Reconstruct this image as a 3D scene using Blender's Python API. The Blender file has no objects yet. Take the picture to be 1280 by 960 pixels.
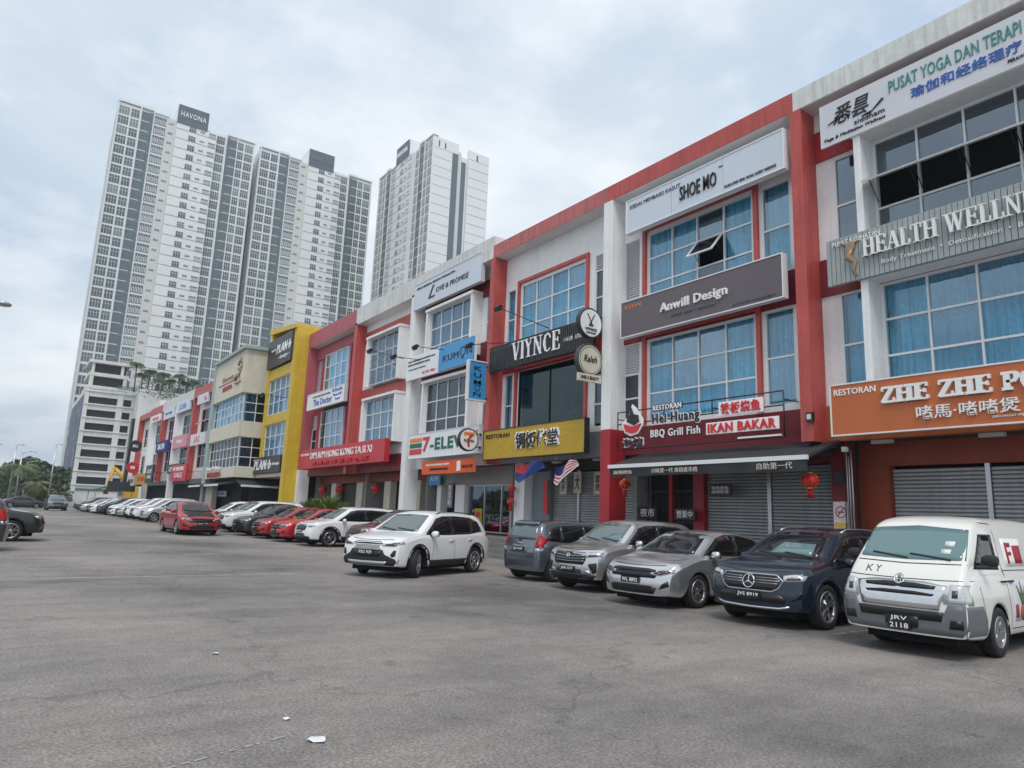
import bpy, bmesh, math, random
from mathutils import Vector, Matrix, geometry
from mathutils.bvhtree import BVHTree
random.seed(7)
scene = bpy.context.scene
COL = scene.collection
R = math.radians
# ------------------------------------------------------------------ camera
cd = bpy.data.cameras.new('camera'); cam = bpy.data.objects.new('camera', cd); COL.objects.link(cam)
cd.sensor_width = 36; cd.lens = 24.75; cd.clip_end = 5000; cd.clip_start = .05
CX = Vector((.81383, -.57987, .03777)); CD = Vector((.13747, .12896, -.98208)); CF = Vector((.56460, .80444, .18466))
m = Matrix.Identity(4)
for i in range(3):
    m[i][0] = CX[i]; m[i][1] = -CD[i]; m[i][2] = -CF[i]
m.translation = (0, 0, 1.6); cam.matrix_world = m; scene.camera = cam
# ------------------------------------------------------------------ light
SUN_EL, SUN_AZ = 58, 215          # azimuth clockwise from +Y
world = bpy.data.worlds.new('World'); scene.world = world; world.use_nodes = True
nt = world.node_tree; N = nt.nodes; L = nt.links; N.clear()
wo = N.new('ShaderNodeOutputWorld'); bg = N.new('ShaderNodeBackground'); bg.inputs[1].default_value = .115
sky = N.new('ShaderNodeTexSky'); sky.sky_type = 'NISHITA'; sky.sun_disc = False
sky.sun_elevation = R(SUN_EL); sky.sun_rotation = R(SUN_AZ); sky.air_density = 1.2; sky.dust_density = 3.0; sky.ozone_density = 1.5
tc = N.new('ShaderNodeTexCoord'); sp = N.new('ShaderNodeSeparateXYZ'); L.new(tc.outputs['Generated'], sp.inputs[0])
def wmath(op, a, b):
    n = N.new('ShaderNodeMath'); n.operation = op
    for i, v in enumerate((a, b)):
        if isinstance(v, (int, float)): n.inputs[i].default_value = v
        else: L.new(v, n.inputs[i])
    return n.outputs[0]
zz = wmath('MAXIMUM', sp.outputs[2], .0); zz = wmath('ADD', zz, .22)
cx_ = wmath('DIVIDE', sp.outputs[0], zz); cy_ = wmath('DIVIDE', sp.outputs[1], zz)
cmb = N.new('ShaderNodeCombineXYZ'); L.new(cx_, cmb.inputs[0]); L.new(cy_, cmb.inputs[1])
def wnoise(scale, det, rough, dist=0., off=0.):
    mp = N.new('ShaderNodeMapping'); mp.inputs['Location'].default_value = (off, off*.7, 0); L.new(cmb.outputs[0], mp.inputs[0])
    n = N.new('ShaderNodeTexNoise'); n.inputs['Scale'].default_value = scale; n.inputs['Detail'].default_value = det
    n.inputs['Roughness'].default_value = rough; n.inputs['Distortion'].default_value = dist; L.new(mp.outputs[0], n.inputs[0]); return n.outputs[0]
def wramp(src, stops):
    r = N.new('ShaderNodeValToRGB'); L.new(src, r.inputs[0]); e = r.color_ramp.elements
    while len(e) < len(stops): e.new(.5)
    for k, (p, c) in enumerate(stops):
        e[k].position = p; e[k].color = (c, c, c, 1) if isinstance(c, (int, float)) else (*c, 1)
    return r.outputs[0]
def wmix(f, a, b):
    n = N.new('ShaderNodeMix'); n.data_type = 'RGBA'
    if isinstance(f, (int, float)): n.inputs[0].default_value = f
    else: L.new(f, n.inputs[0])
    for i, v in ((6, a), (7, b)):
        if isinstance(v, tuple): n.inputs[i].default_value = (*v, 1)
        else: L.new(v, n.inputs[i])
    return n.outputs[2]
n1 = wnoise(.95, 6, .52, .3, 3.1); n2 = wnoise(2.6, 7, .6, .2, 9.4)
cl = wramp(n1, [(.34, (3.25, 4.0, 4.95)), (.50, (4.4, 4.95, 5.45)), (.64, (6.3, 6.5, 6.65))])
cl = wmix(wramp(n2, [(.46, 0.), (.70, .7)]), cl, (6.5, 6.65, 6.8))
cov = wramp(wnoise(.55, 4, .5, 0., 5.0), [(.32, .80), (.62, 1.)])
base = wmix(cov, sky.outputs[0], cl)
L.new(base, bg.inputs[0]); L.new(bg.outputs[0], wo.inputs[0])
sd = bpy.data.lights.new('sun', 'SUN'); sd.energy = 1.2; sd.angle = R(22); sd.color = (1, .96, .9)
so = bpy.data.objects.new('sun', sd); COL.objects.link(so)
dv = Vector((math.sin(R(SUN_AZ))*math.cos(R(SUN_EL)), math.cos(R(SUN_AZ))*math.cos(R(SUN_EL)), math.sin(R(SUN_EL))))
so.rotation_euler = dv.to_track_quat('Z', 'Y').to_euler(); so.location = dv*60
scene.view_settings.view_transform = 'Standard'; scene.view_settings.look = 'None'
scene.view_settings.exposure = 0.58; scene.view_settings.gamma = 1; scene.view_settings.use_curve_mapping = False
scene.cycles.max_bounces = 5; scene.cycles.transparent_max_bounces = 12
# ------------------------------------------------------------------ materials
MATS = {}
def mat(name, col, rough=.6, metal=0., var=.0, vscale=1.5, bump=0., bscale=30., coat=0., streak=0., ior=None, emit=0.):
    if name in MATS: return MATS[name]
    m = bpy.data.materials.new(name); m.use_nodes = True; t = m.node_tree; n = t.nodes; l = t.links
    b = n['Principled BSDF']; b.inputs['Base Color'].default_value = (*col, 1); b.inputs['Roughness'].default_value = rough
    b.inputs['Metallic'].default_value = metal; b.inputs['Coat Weight'].default_value = coat; b.inputs['Coat Roughness'].default_value = .04
    if ior: b.inputs['IOR'].default_value = ior
    if emit: b.inputs['Emission Color'].default_value = (*col, 1); b.inputs['Emission Strength'].default_value = emit
    if var or bump or streak:
        g = n.new('ShaderNodeNewGeometry'); last = None
        def noise(scale, det=5, mscale=None):
            x = n.new('ShaderNodeTexNoise'); x.inputs['Scale'].default_value = scale; x.inputs['Detail'].default_value = det; x.inputs['Roughness'].default_value = .6
            if mscale:
                mp = n.new('ShaderNodeMapping'); mp.inputs['Scale'].default_value = mscale; l.new(g.outputs['Position'], mp.inputs[0]); l.new(mp.outputs[0], x.inputs[0])
            else: l.new(g.outputs['Position'], x.inputs[0])
            return x.outputs[0]
        def mul(src, fac_src, lo, hi, a=.3, c=.7):
            mr = n.new('ShaderNodeMapRange'); l.new(fac_src, mr.inputs[0]); mr.inputs[1].default_value = a; mr.inputs[2].default_value = c
            mr.inputs[3].default_value = lo; mr.inputs[4].default_value = hi
            x = n.new('ShaderNodeMix'); x.data_type = 'RGBA'; x.blend_type = 'MULTIPLY'; x.inputs[0].default_value = 1
            if src is None: x.inputs[6].default_value = (*col, 1)
            else: l.new(src, x.inputs[6])
            cmbn = n.new('ShaderNodeCombineColor')
            for k in range(3): l.new(mr.outputs[0], cmbn.inputs[k])
            l.new(cmbn.outputs[0], x.inputs[7]); return x.outputs[2]
        if var: last = mul(None, noise(vscale), 1-var, 1+var*.4)
        if streak:
            last = mul(last, noise(1., 6, (7., 7., .35)), 1-streak, 1., .30, .56)
            last = mul(last, noise(9., 6), 1-streak*.5, 1., .3, .6)
        if last is not None: l.new(last, b.inputs['Base Color'])
        if bump:
            bp = n.new('ShaderNodeBump'); bp.inputs['Strength'].default_value = bump; bp.inputs['Distance'].default_value = .01
            l.new(noise(bscale, 4), bp.inputs['Height']); l.new(bp.outputs[0], b.inputs['Normal'])
    MATS[name] = m; return m
def glass_mat(name, tint=(.32, .52, .70), gl=.25, base=(.8, .9, 1.), alpha=.78, wav=.004):
    """window pane: a tinted see-through sheet with sky reflections"""
    if name in MATS: return MATS[name]
    m = bpy.data.materials.new(name); m.use_nodes = True; t = m.node_tree; n = t.nodes; l = t.links; n.clear()
    o = n.new('ShaderNodeOutputMaterial'); tr = n.new('ShaderNodeBsdfTransparent'); tr.inputs[0].default_value = (*[c*alpha for c in tint], 1)
    g = n.new('ShaderNodeBsdfGlossy'); g.inputs[0].default_value = (*base, 1); g.inputs[1].default_value = .02
    ly = n.new('ShaderNodeLayerWeight'); ly.inputs[0].default_value = .35
    mr = n.new('ShaderNodeMapRange'); l.new(ly.outputs[1], mr.inputs[0]); mr.inputs[3].default_value = gl*.55; mr.inputs[4].default_value = min(1, gl*2)
    ge = n.new('ShaderNodeNewGeometry'); no = n.new('ShaderNodeTexNoise'); no.inputs['Scale'].default_value = 1.6; no.inputs['Detail'].default_value = 1
    l.new(ge.outputs['Position'], no.inputs[0]); bp = n.new('ShaderNodeBump'); bp.inputs['Strength'].default_value = 1; bp.inputs['Distance'].default_value = wav
    l.new(no.outputs[0], bp.inputs['Height']); l.new(bp.outputs[0], g.inputs['Normal'])
    mx = n.new('ShaderNodeMixShader'); l.new(mr.outputs[0], mx.inputs[0]); l.new(tr.outputs[0], mx.inputs[1]); l.new(g.outputs[0], mx.inputs[2])
    l.new(mx.outputs[0], o.inputs[0]); MATS[name] = m; return m
def M(n): return MATS[n]
mat('white_paint', (.84, .85, .85), .65, var=.06, vscale=.8, streak=.10, bump=.25, bscale=60)
mat('roof_white', (.72, .73, .72), .7, var=.10, streak=.26, bump=.3)
mat('soffit_paint', (.70, .71, .71), .7, var=.08)
mat('red_paint', (.52, .085, .074), .5, var=.18, vscale=1.1, streak=.24, bump=.15)
mat('faded_red', (.54, .15, .14), .55, var=.16, streak=.28)
mat('maroon_paint', (.20, .018, .028), .5, var=.15, streak=.12)
mat('deep_red', (.40, .02, .03), .5, var=.12, streak=.1)
mat('orange_paint', (.46, .13, .03), .55, var=.14, streak=.14)
mat('rust_paint', (.30, .055, .022), .6, var=.15, streak=.15)
mat('crimson_paint', (.40, .045, .085), .5, var=.12, streak=.15)
mat('pink_red', (.44, .10, .13), .55, var=.1, streak=.1)
mat('yellow_paint', (.66, .46, .035), .5, var=.1, streak=.16)
mat('cream_paint', (.66, .62, .51), .6, var=.08, streak=.14)
mat('sage_paint', (.34, .43, .41), .6, var=.08, streak=.1)
mat('grey_paint', (.20, .21, .23), .6, var=.1, streak=.1)
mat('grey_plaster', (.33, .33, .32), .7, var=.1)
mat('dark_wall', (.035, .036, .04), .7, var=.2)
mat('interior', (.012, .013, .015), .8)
mat('frame_white', (.72, .73, .74), .4)
mat('louvre_grey', (.74, .75, .77), .5)
mat('black_metal', (.016, .017, .019), .4)
mat('dark_grey_metal', (.055, .06, .065), .45, .3)
mat('steel', (.50, .51, .53), .32, .85)
mat('shutter_grey', (.38, .39, .405), .45, .25, var=.12, vscale=.7, streak=.15)
mat('curtain_cloth', (.56, .82, .88), .9, streak=.5, var=.18, vscale=.6)  # vertical streaks paint the shading of the folds into the cloth colour
mat('curtain_grey', (.36, .43, .48), .9, streak=.4, var=.14, vscale=.6)  # streaks stand for shaded folds, as on the blue cloth
mat('blind_white', (.78, .84, .90), .8, var=.06)
mat('board_pale', (.60, .66, .74), .35, var=.05, vscale=.5)
mat('board_white', (.80, .82, .84), .4, var=.04, vscale=.6)
mat('board_silver', (.62, .63, .68), .35, var=.06)
mat('board_mauve', (.125, .10, .115), .4, var=.10, vscale=.6)
mat('board_orange', (.50, .13, .035), .45, var=.08)
mat('board_slat', (.33, .37, .37), .5, var=.12)
mat('board_black', (.022, .023, .026), .4, var=.2)
mat('board_red', (.52, .018, .03), .4, var=.06)
mat('board_gold', (.56, .37, .03), .6, var=.45, vscale=26)
mat('board_blue', (.05, .30, .62), .35, var=.04)
mat('board_pink', (.62, .25, .32), .45)
mat('banner_orange', (.75, .11, .02), .6, var=.06)
mat('ink_black', (.012, .012, .014), .4)
mat('ink_white', (.85, .85, .86), .4)
mat('ink_grey', (.10, .11, .13), .5)
mat('ink_green', (.05, .24, .22), .5)
mat('ink_blue', (.03, .11, .42), .5)
mat('ink_red', (.62, .02, .03), .4)
mat('ink_eleven_green', (.0, .12, .06), .4)
mat('ink_orange', (.78, .22, .02), .4)
mat('ink_gold', (.35, .24, .15), .4, .2)
mat('letter_white', (.80, .80, .79), .35)
mat('tile_grey', (.22, .22, .21), .5, var=.18, vscale=1.2, streak=.1)
mat('concrete', (.27, .265, .255), .8, var=.2, vscale=.9, bump=.4, bscale=40)
mat('kerb_concrete', (.30, .295, .28), .8, var=.2)
mat('paint_line', (.38, .375, .365), .75, var=.6, vscale=3.5)
mat('tower_white', (.74, .75, .75), .6, var=.05, vscale=.08)
mat('tower_cream', (.60, .60, .58), .6, var=.05, vscale=.08)
mat('tower_blue', (.17, .21, .24), .5)
mat('tower_sign', (.09, .115, .14), .5); mat('tower_joint', (.20, .22, .24), .6)
mat('tower_glass', (.05, .078, .085), .12, ior=1.7)
mat('tower_glass_b', (.15, .215, .215), .2, ior=1.7)
mat('tower_glass_c', (.075, .115, .12), .15, ior=1.7)
mat('tower_band', (.22, .27, .30), .5); mat('tower_dark', (.09, .125, .14), .3, ior=1.6)
mat('carpark_white', (.74, .74, .72), .65, var=.08, vscale=.2, streak=.18)
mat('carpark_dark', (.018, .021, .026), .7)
mat('carpark_panel', (.03, .045, .085), .5, var=.3, vscale=.5)
mat('carpark_panel_pale', (.20, .245, .33), .5)
mat('palm_leaf', (.13, .17, .075), .6, var=.3, vscale=2)
mat('palm_leaf_dark', (.085, .125, .055), .6, var=.3, vscale=2)
mat('leaf_green', (.085, .135, .045), .6, var=.35, vscale=1.2)
mat('leaf_olive', (.20, .19, .06), .6, var=.3, vscale=1.2)
mat('leaf_bright', (.14, .20, .045), .55, var=.3, vscale=3)
mat('leaf_dark', (.045, .08, .03), .6, var=.3, vscale=1.2)
mat('bark', (.13, .11, .085), .9, var=.3, vscale=3)
mat('grass', (.07, .10, .035), .9, var=.3)
mat('awning_black', (.03, .034, .04), .6, var=.1)
mat('awning_green', (.01, .12, .08), .6, var=.1)
mat('lantern_red', (.62, .012, .015), .35)
mat('gold_trim', (.65, .42, .06), .35, .5)
mat('digger_yellow', (.62, .36, .02), .45)
mat('lamp_glass', (.6, .62, .62), .3)
mat('flag_blue', (.02, .04, .20), .7)
mat('paper', (.70, .72, .74), .8, var=.2, vscale=8)
mat('terracotta', (.30, .09, .04), .8)
glass_mat('pane_blue', (.66, .88, .97), .12, alpha=.97); glass_mat('pane_blue_b', (.60, .82, .92), .22, alpha=.95, wav=.008); glass_mat('pane_sky', (.50, .62, .70), .26)
glass_mat('pane_grey', (.72, .84, .92), .14, alpha=.95)
glass_mat('pane_dark', (.34, .42, .46), .13)
glass_mat('pane_green', (.50, .72, .66), .07)
glass_mat('pane_clear', (.75, .85, .85), .12, wav=.001)
# car materials
mat('tyre_rubber', (.014, .014, .015), .75)
mat('rim_silver', (.42, .43, .45), .28, .9)
mat('rim_dark', (.03, .03, .034), .35, .6)
mat('car_plastic', (.016, .017, .018), .75)
mat('car_glass', (.008, .010, .012), .035, ior=1.55)
mat('car_screen', (.10, .135, .135), .05, ior=1.75)
mat('sunshade', (.12, .21, .22), .05, ior=1.6)
mat('lamp_clear', (.55, .57, .58), .08, .35, ior=1.8)
mat('lamp_dark', (.05, .055, .06), .08, .3, ior=1.8)
mat('lamp_red', (.42, .008, .010), .12)
mat('chrome', (.70, .71, .73), .22, 1.)
mat('grille_black', (.010, .010, .012), .35)
mat('plate_black', (.008, .008, .009), .4)
mat('bumper_grey', (.13, .14, .155), .45)
mat('gap_black', (.006, .006, .007), .6)
mat('under_black', (.004, .004, .004), .9)
def paint(name, col, metal=.0, rough=.28): return mat(name, col, rough, metal, coat=.7)
paint('paint_white', (.74, .75, .76)); paint('paint_cream', (.72, .72, .68)); paint('paint_silver', (.60, .61, .63), .8, .24)
paint('paint_grey', (.26, .265, .28), .7, .26); paint('paint_bluegrey', (.16, .18, .215), .7, .26); paint('paint_navy', (.010, .022, .042), .4, .25)
paint('paint_red', (.40, .014, .024), .3); paint('paint_bright_red', (.48, .014, .022), .2); paint('paint_maroon', (.12, .012, .016), .3)
paint('paint_black', (.012, .013, .015), .2); paint('paint_charcoal', (.05, .052, .058), .5)
# ------------------------------------------------------------------ mesh helpers
class MB:
    def __init__(s): s.v = []; s.f = []; s.mi = []; s.m = 0; s.sm = []
    def q(s, *vs, smooth=False):
        b = len(s.v); s.v += [tuple(v) for v in vs]; s.f.append(tuple(range(b, b+len(vs)))); s.mi.append(s.m); s.sm.append(smooth)
    def box(s, x0, x1, y0, y1, z0, z1):
        if x0 > x1: x0, x1 = x1, x0
        if y0 > y1: y0, y1 = y1, y0
        if z0 > z1: z0, z1 = z1, z0
        b = len(s.v)
        s.v += [(x0,y0,z0),(x1,y0,z0),(x1,y1,z0),(x0,y1,z0),(x0,y0,z1),(x1,y0,z1),(x1,y1,z1),(x0,y1,z1)]
        for f in ((0,3,2,1),(4,5,6,7),(0,1,5,4),(1,2,6,5),(2,3,7,6),(3,0,4,7)):
            s.f.append(tuple(b+i for i in f)); s.mi.append(s.m); s.sm.append(False)
        return s
    def prism(s, poly, y0, y1, ax='y'):
        """poly in (x,z) extruded along y, (y,z) along x with ax='x', (x,y) along z with ax='z'"""
        n = len(poly); b = len(s.v)
        for c in (y0, y1):
            for p in poly: s.v.append((p[0], c, p[1]) if ax == 'y' else (c, p[0], p[1]) if ax == 'x' else (p[0], p[1], c))
        s.f.append(tuple(b+i for i in range(n))); s.f.append(tuple(b+n+i for i in reversed(range(n)))); s.mi += [s.m]*2; s.sm += [False]*2
        for i in range(n):
            j = (i+1) % n; s.f.append((b+i, b+n+i, b+n+j, b+j)); s.mi.append(s.m); s.sm.append(False)
        return s
    def tube(s, pts, r, n=6, caps=True):
        pts = [Vector(p) for p in pts]; rs = r if isinstance(r, (list, tuple)) else [r]*len(pts); b = len(s.v); up = Vector((0, 0, 1))
        for k, p in enumerate(pts):
            d = (pts[min(k+1, len(pts)-1)]-pts[max(k-1, 0)]).normalized()
            u = d.cross(up) if abs(d.z) < .95 else d.cross(Vector((1, 0, 0))); u.normalize(); w = d.cross(u)
            for i in range(n):
                a = 2*math.pi*i/n; s.v.append(tuple(p+(u*math.cos(a)+w*math.sin(a))*rs[k]))
        for k in range(len(pts)-1):
            for i in range(n):
                j = (i+1) % n; s.f.append((b+k*n+i, b+k*n+j, b+(k+1)*n+j, b+(k+1)*n+i)); s.mi.append(s.m); s.sm.append(True)
        if caps:
            s.f.append(tuple(b+i for i in reversed(range(n)))); s.f.append(tuple(b+(len(pts)-1)*n+i for i in range(n))); s.mi += [s.m]*2; s.sm += [False]*2
        return s
    def lathe(s, prof, c, axis='y', n=24, smooth=True):
        """prof: (radius, along) closed polyline turned about axis through c"""
        b = len(s.v); k = len(prof)
        for i in range(n):
            a = 2*math.pi*i/n; ca, sa = math.cos(a), math.sin(a)
            for r, h in prof:
                s.v.append((c[0]+r*ca, c[1]+h, c[2]+r*sa) if axis == 'y' else (c[0]+r*ca, c[1]+r*sa, c[2]+h) if axis == 'z' else (c[0]+h, c[1]+r*ca, c[2]+r*sa))
        for i in range(n):
            j = (i+1) % n
            for t in range(k-1):
                s.f.append((b+i*k+t, b+i*k+t+1, b+j*k+t+1, b+j*k+t)); s.mi.append(s.m); s.sm.append(smooth)
        return s
    def data(s, name, mats):
        me = bpy.data.meshes.new(name); me.from_pydata(s.v, [], s.f)
        for mm in (mats if isinstance(mats, (list, tuple)) else [mats]): me.materials.append(M(mm) if isinstance(mm, str) else mm)
        me.polygons.foreach_set('material_index', s.mi); me.polygons.foreach_set('use_smooth', s.sm); me.update(); return me
FR = Matrix.Identity(4)            # frame of the row being built
BASE = {}
def frame(org=(0, 0, 0), ang=0):
    global FR; FR = Matrix.Translation(org) @ Matrix.Rotation(R(ang), 4, 'Z')
def props(o, label, cat, group=None, kind=None):
    if label: o['label'] = label
    if cat: o['category'] = cat
    if group: o['group'] = group
    if kind: o['kind'] = kind
    return o
def thing(name, label, cat, base=(0, 0, 0), group=None, rz=0):
    o = bpy.data.objects.new(name, None); COL.objects.link(o); o.empty_display_size = .2
    o.matrix_world = FR @ Matrix.Translation(base) @ Matrix.Rotation(R(rz), 4, 'Z'); BASE[o.name] = Vector(base); return props(o, label, cat, group)
def part(name, mb, mats, parent, label=None, local=False, kind=None):
    """mesh child; vertices are given in row coordinates unless local"""
    if not local:
        b = BASE[parent.name]; mb.v = [(v[0]-b[0], v[1]-b[1], v[2]-b[2]) for v in mb.v]
    o = bpy.data.objects.new(name, mb.data(name, mats)); COL.objects.link(o); o.parent = parent; BASE[o.name] = BASE[parent.name]
    return props(o, label, None, None, kind)
def solo(name, mb, mats, label, cat, base=(0, 0, 0), group=None, kind=None, local=False):
    if not local: mb.v = [(v[0]-base[0], v[1]-base[1], v[2]-base[2]) for v in mb.v]
    o = bpy.data.objects.new(name, mb.data(name, mats)); COL.objects.link(o); o.matrix_world = FR @ Matrix.Translation(base); BASE[o.name] = Vector(base)
    return props(o, label, cat, group, kind)
def inst(name, me, parent, loc, rot=None):
    o = bpy.data.objects.new(name, me); COL.objects.link(o); o.parent = parent; b = BASE.get(parent.name, Vector((0, 0, 0)))
    o.location = Vector(loc)-b; BASE[o.name] = b
    if rot: o.rotation_euler = rot
    return o
def copy_tree(src, loc=None, parent=None, mw=None):
    c = src.copy(); COL.objects.link(c)
    if parent: c.parent = parent
    if mw is not None: c.matrix_world = mw
    for ch in src.children: copy_tree(ch, None, c)
    return c
def gz(y): return min(max(.012*(y-18), 0), .35)
# ---- lettering
def text_mb(s, mb, yl, yr, z0, z1, X, depth=.02, bold=0., shear=0., res=2, keep=False, axis='x', space=None):
    """write s on a board facing -X between yl (left) and yr (right); with axis 'y' it faces -Y and runs from yl to yr along x"""
    cu = bpy.data.curves.new('t', 'FONT'); cu.body = s; cu.resolution_u = res; cu.shear = shear; cu.offset = bold*.55; cu.space_character = space or 1+bold*2.2
    ob = bpy.data.objects.new('t', cu); me = bpy.data.meshes.new_from_object(ob)
    vs = [v.co.copy() for v in me.vertices]
    if vs:
        xs = [v.x for v in vs]; ys = [v.y for v in vs]; x0, x1, y0, y1 = min(xs), max(xs), min(ys), max(ys)
        w, h = abs(yl-yr), z1-z0; sx = w/max(x1-x0, 1e-6); sy = h/max(y1-y0, 1e-6)
        if keep: sx = sy = min(sx, sy)
        b = len(mb.v)
        ed = {}
        polys = [tuple(p.vertices) for p in me.polygons]
        for p in polys:
            for i in range(len(p)):
                a, c = p[i], p[(i+1) % len(p)]; ed[(a, c)] = 1
        def P(v, d):
            u = (v.x-x0)*sx; z = z0+(v.y-y0)*sy
            return (X-d, yl-u, z) if axis == 'x' else (yl+u, X-d, z)
        n = len(vs)
        for v in vs: mb.v.append(P(v, depth))
        for v in vs: mb.v.append(P(v, 0))
        for p in polys: mb.f.append(tuple(b+i for i in p)); mb.mi.append(mb.m); mb.sm.append(False)
        for (a, c) in ed:
            if (c, a) not in ed: mb.f.append((b+a, b+n+a, b+n+c, b+c)); mb.mi.append(mb.m); mb.sm.append(False)
    bpy.data.objects.remove(ob); bpy.data.curves.remove(cu); bpy.data.meshes.remove(me); return mb
# serif capitals: thick and thin strokes in a unit box (x0,y0,x1,y1,width)
T_, S_ = .17, .07
GL = {'V': (.95, [(.18, 1, .5, 0, T_), (.5, 0, .80, 1, S_)], [(.18, 1), (.80, 1)]),
 'I': (.45, [(.22, 0, .22, 1, T_)], [(.22, 0), (.22, 1)]),
 'Y': (.9, [(.17, 1, .46, .48, T_), (.46, .48, .76, 1, S_), (.46, 0, .46, .5, T_)], [(.17, 1), (.76, 1), (.46, 0)]),
 'N': (1., [(.2, 0, .2, 1, S_), (.2, 1, .8, 0, T_), (.8, 0, .8, 1, S_)], [(.2, 0), (.2, 1), (.8, 1)]),
 'E': (.82, [(.22, 0, .22, 1, T_), (.2, .97, .72, .97, S_), (.2, .52, .6, .52, S_), (.2, .03, .75, .03, S_), (.70, .97, .70, .76, S_), (.74, .03, .74, .26, S_), (.6, .4, .6, .64, S_)], [(.22, 0), (.22, 1)]),
 'H': (1., [(.22, 0, .22, 1, T_), (.78, 0, .78, 1, T_), (.22, .52, .78, .52, S_)], [(.22, 0), (.22, 1), (.78, 0), (.78, 1)]),
 'A': (.95, [(.16, 0, .47, 1, S_), (.47, 1, .8, 0, T_), (.28, .33, .66, .33, S_)], [(.16, 0), (.8, 0)]),
 'L': (.75, [(.22, 0, .22, 1, T_), (.2, .03, .68, .03, S_), (.67, .03, .67, .3, S_)], [(.22, 0), (.22, 1)]),
 'T': (.85, [(.42, 0, .42, 1, T_), (.08, .97, .77, .97, S_), (.1, .97, .1, .74, S_), (.75, .97, .75, .74, S_)], [(.42, 0)]),
 'W': (1.3, [(.16, 1, .42, 0, T_), (.42, 0, .66, 1, S_), (.62, 1, .88, 0, T_), (.88, 0, 1.13, 1, S_)], [(.16, 1), (.64, 1), (1.13, 1)]),
 'Z': (.85, [(.1, .95, .75, .95, .1), (.72, 1, .12, 0, T_), (.1, .05, .78, .05, .1), (.12, .95, .12, .72, S_), (.76, .05, .76, .3, S_)], []),
 'P': (.8, [(.22, 0, .22, 1, T_), (.2, .96, .52, .96, .08), (.52, .98, .68, .85, .12), (.68, .88, .68, .60, .16), (.68, .64, .52, .46, .12), (.2, .47, .52, .47, .08)], [(.22, 0), (.22, 1)]),
 'C': (.9, [(.74, .82, .74, .7, .1), (.72, .82, .52, .97, .09), (.54, .98, .3, .88, .12), (.3, .9, .18, .62, .16), (.18, .66, .18, .36, T_), (.18, .38, .32, .1, .15), (.3, .12, .55, .02, .1), (.53, .02, .76, .18, .08)], []),
 'O': (1., [(.5, .97, .26, .86, .1), (.27, .88, .17, .6, .16), (.17, .64, .17, .36, T_), (.17, .38, .28, .12, .15), (.27, .12, .5, .03, .1), (.5, .03, .74, .12, .1), (.73, .12, .83, .38, .15), (.83, .36, .83, .64, T_), (.83, .6, .73, .88, .16), (.74, .88, .5, .97, .1)], []),
 'S': (.75, [(.64, .82, .4, .97, .08), (.42, .97, .16, .76, .12), (.16, .78, .3, .55, .15), (.28, .57, .58, .40, .16), (.56, .42, .64, .2, .15), (.64, .22, .36, .03, .1), (.38, .03, .12, .2, .08), (.12, .2, .12, .3, .07), (.65, .7, .65, .86, .06)], []), ' ': (.45, [], [])}
def serif_mb(s, mb, yl, yr, z0, z1, X, depth=.05, heavy=1., slab=.05):
    tot = sum(GL[c][0] for c in s); k = abs(yl-yr)/tot; h = z1-z0; u = 0; j = 0
    for c in s:
        w, st, sf = GL[c]
        sf = [(x, y) for x, y in sf]
        for (a, b, c2, d, t) in st:
            p = Vector(((u+a)*k, b*h)); q = Vector(((u+c2)*k, d*h)); dr = (q-p).normalized(); n = Vector((-dr.y, dr.x))*t*k*heavy*.5
            e = Vector((0, 0)); j += 1; dd = depth+.0013*(j % 5)
            pol = [p+n, q+n, q-n, p-n]; pol = [(yl-v.x, z0+min(max(v.y, 0), h)) for v in pol]; mb.prism(pol, X-dd, X-.001*(j % 3), 'x')
        for (x, y) in sf:
            j += 1; dd = depth+.0013*(j % 7)+.001; hw = .19*k*min(heavy, 1.3); zc = z0+y*h; s2 = slab*h*.5 if y == 0 else -slab*h*.5
            mb.prism([(yl-(u+x)*k+hw, zc), (yl-(u+x)*k-hw, zc), (yl-(u+x)*k-hw, zc+2*s2), (yl-(u+x)*k+hw, zc+2*s2)], X-dd, X-.001*(j % 3), 'x')
        u += w
    return mb
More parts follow.
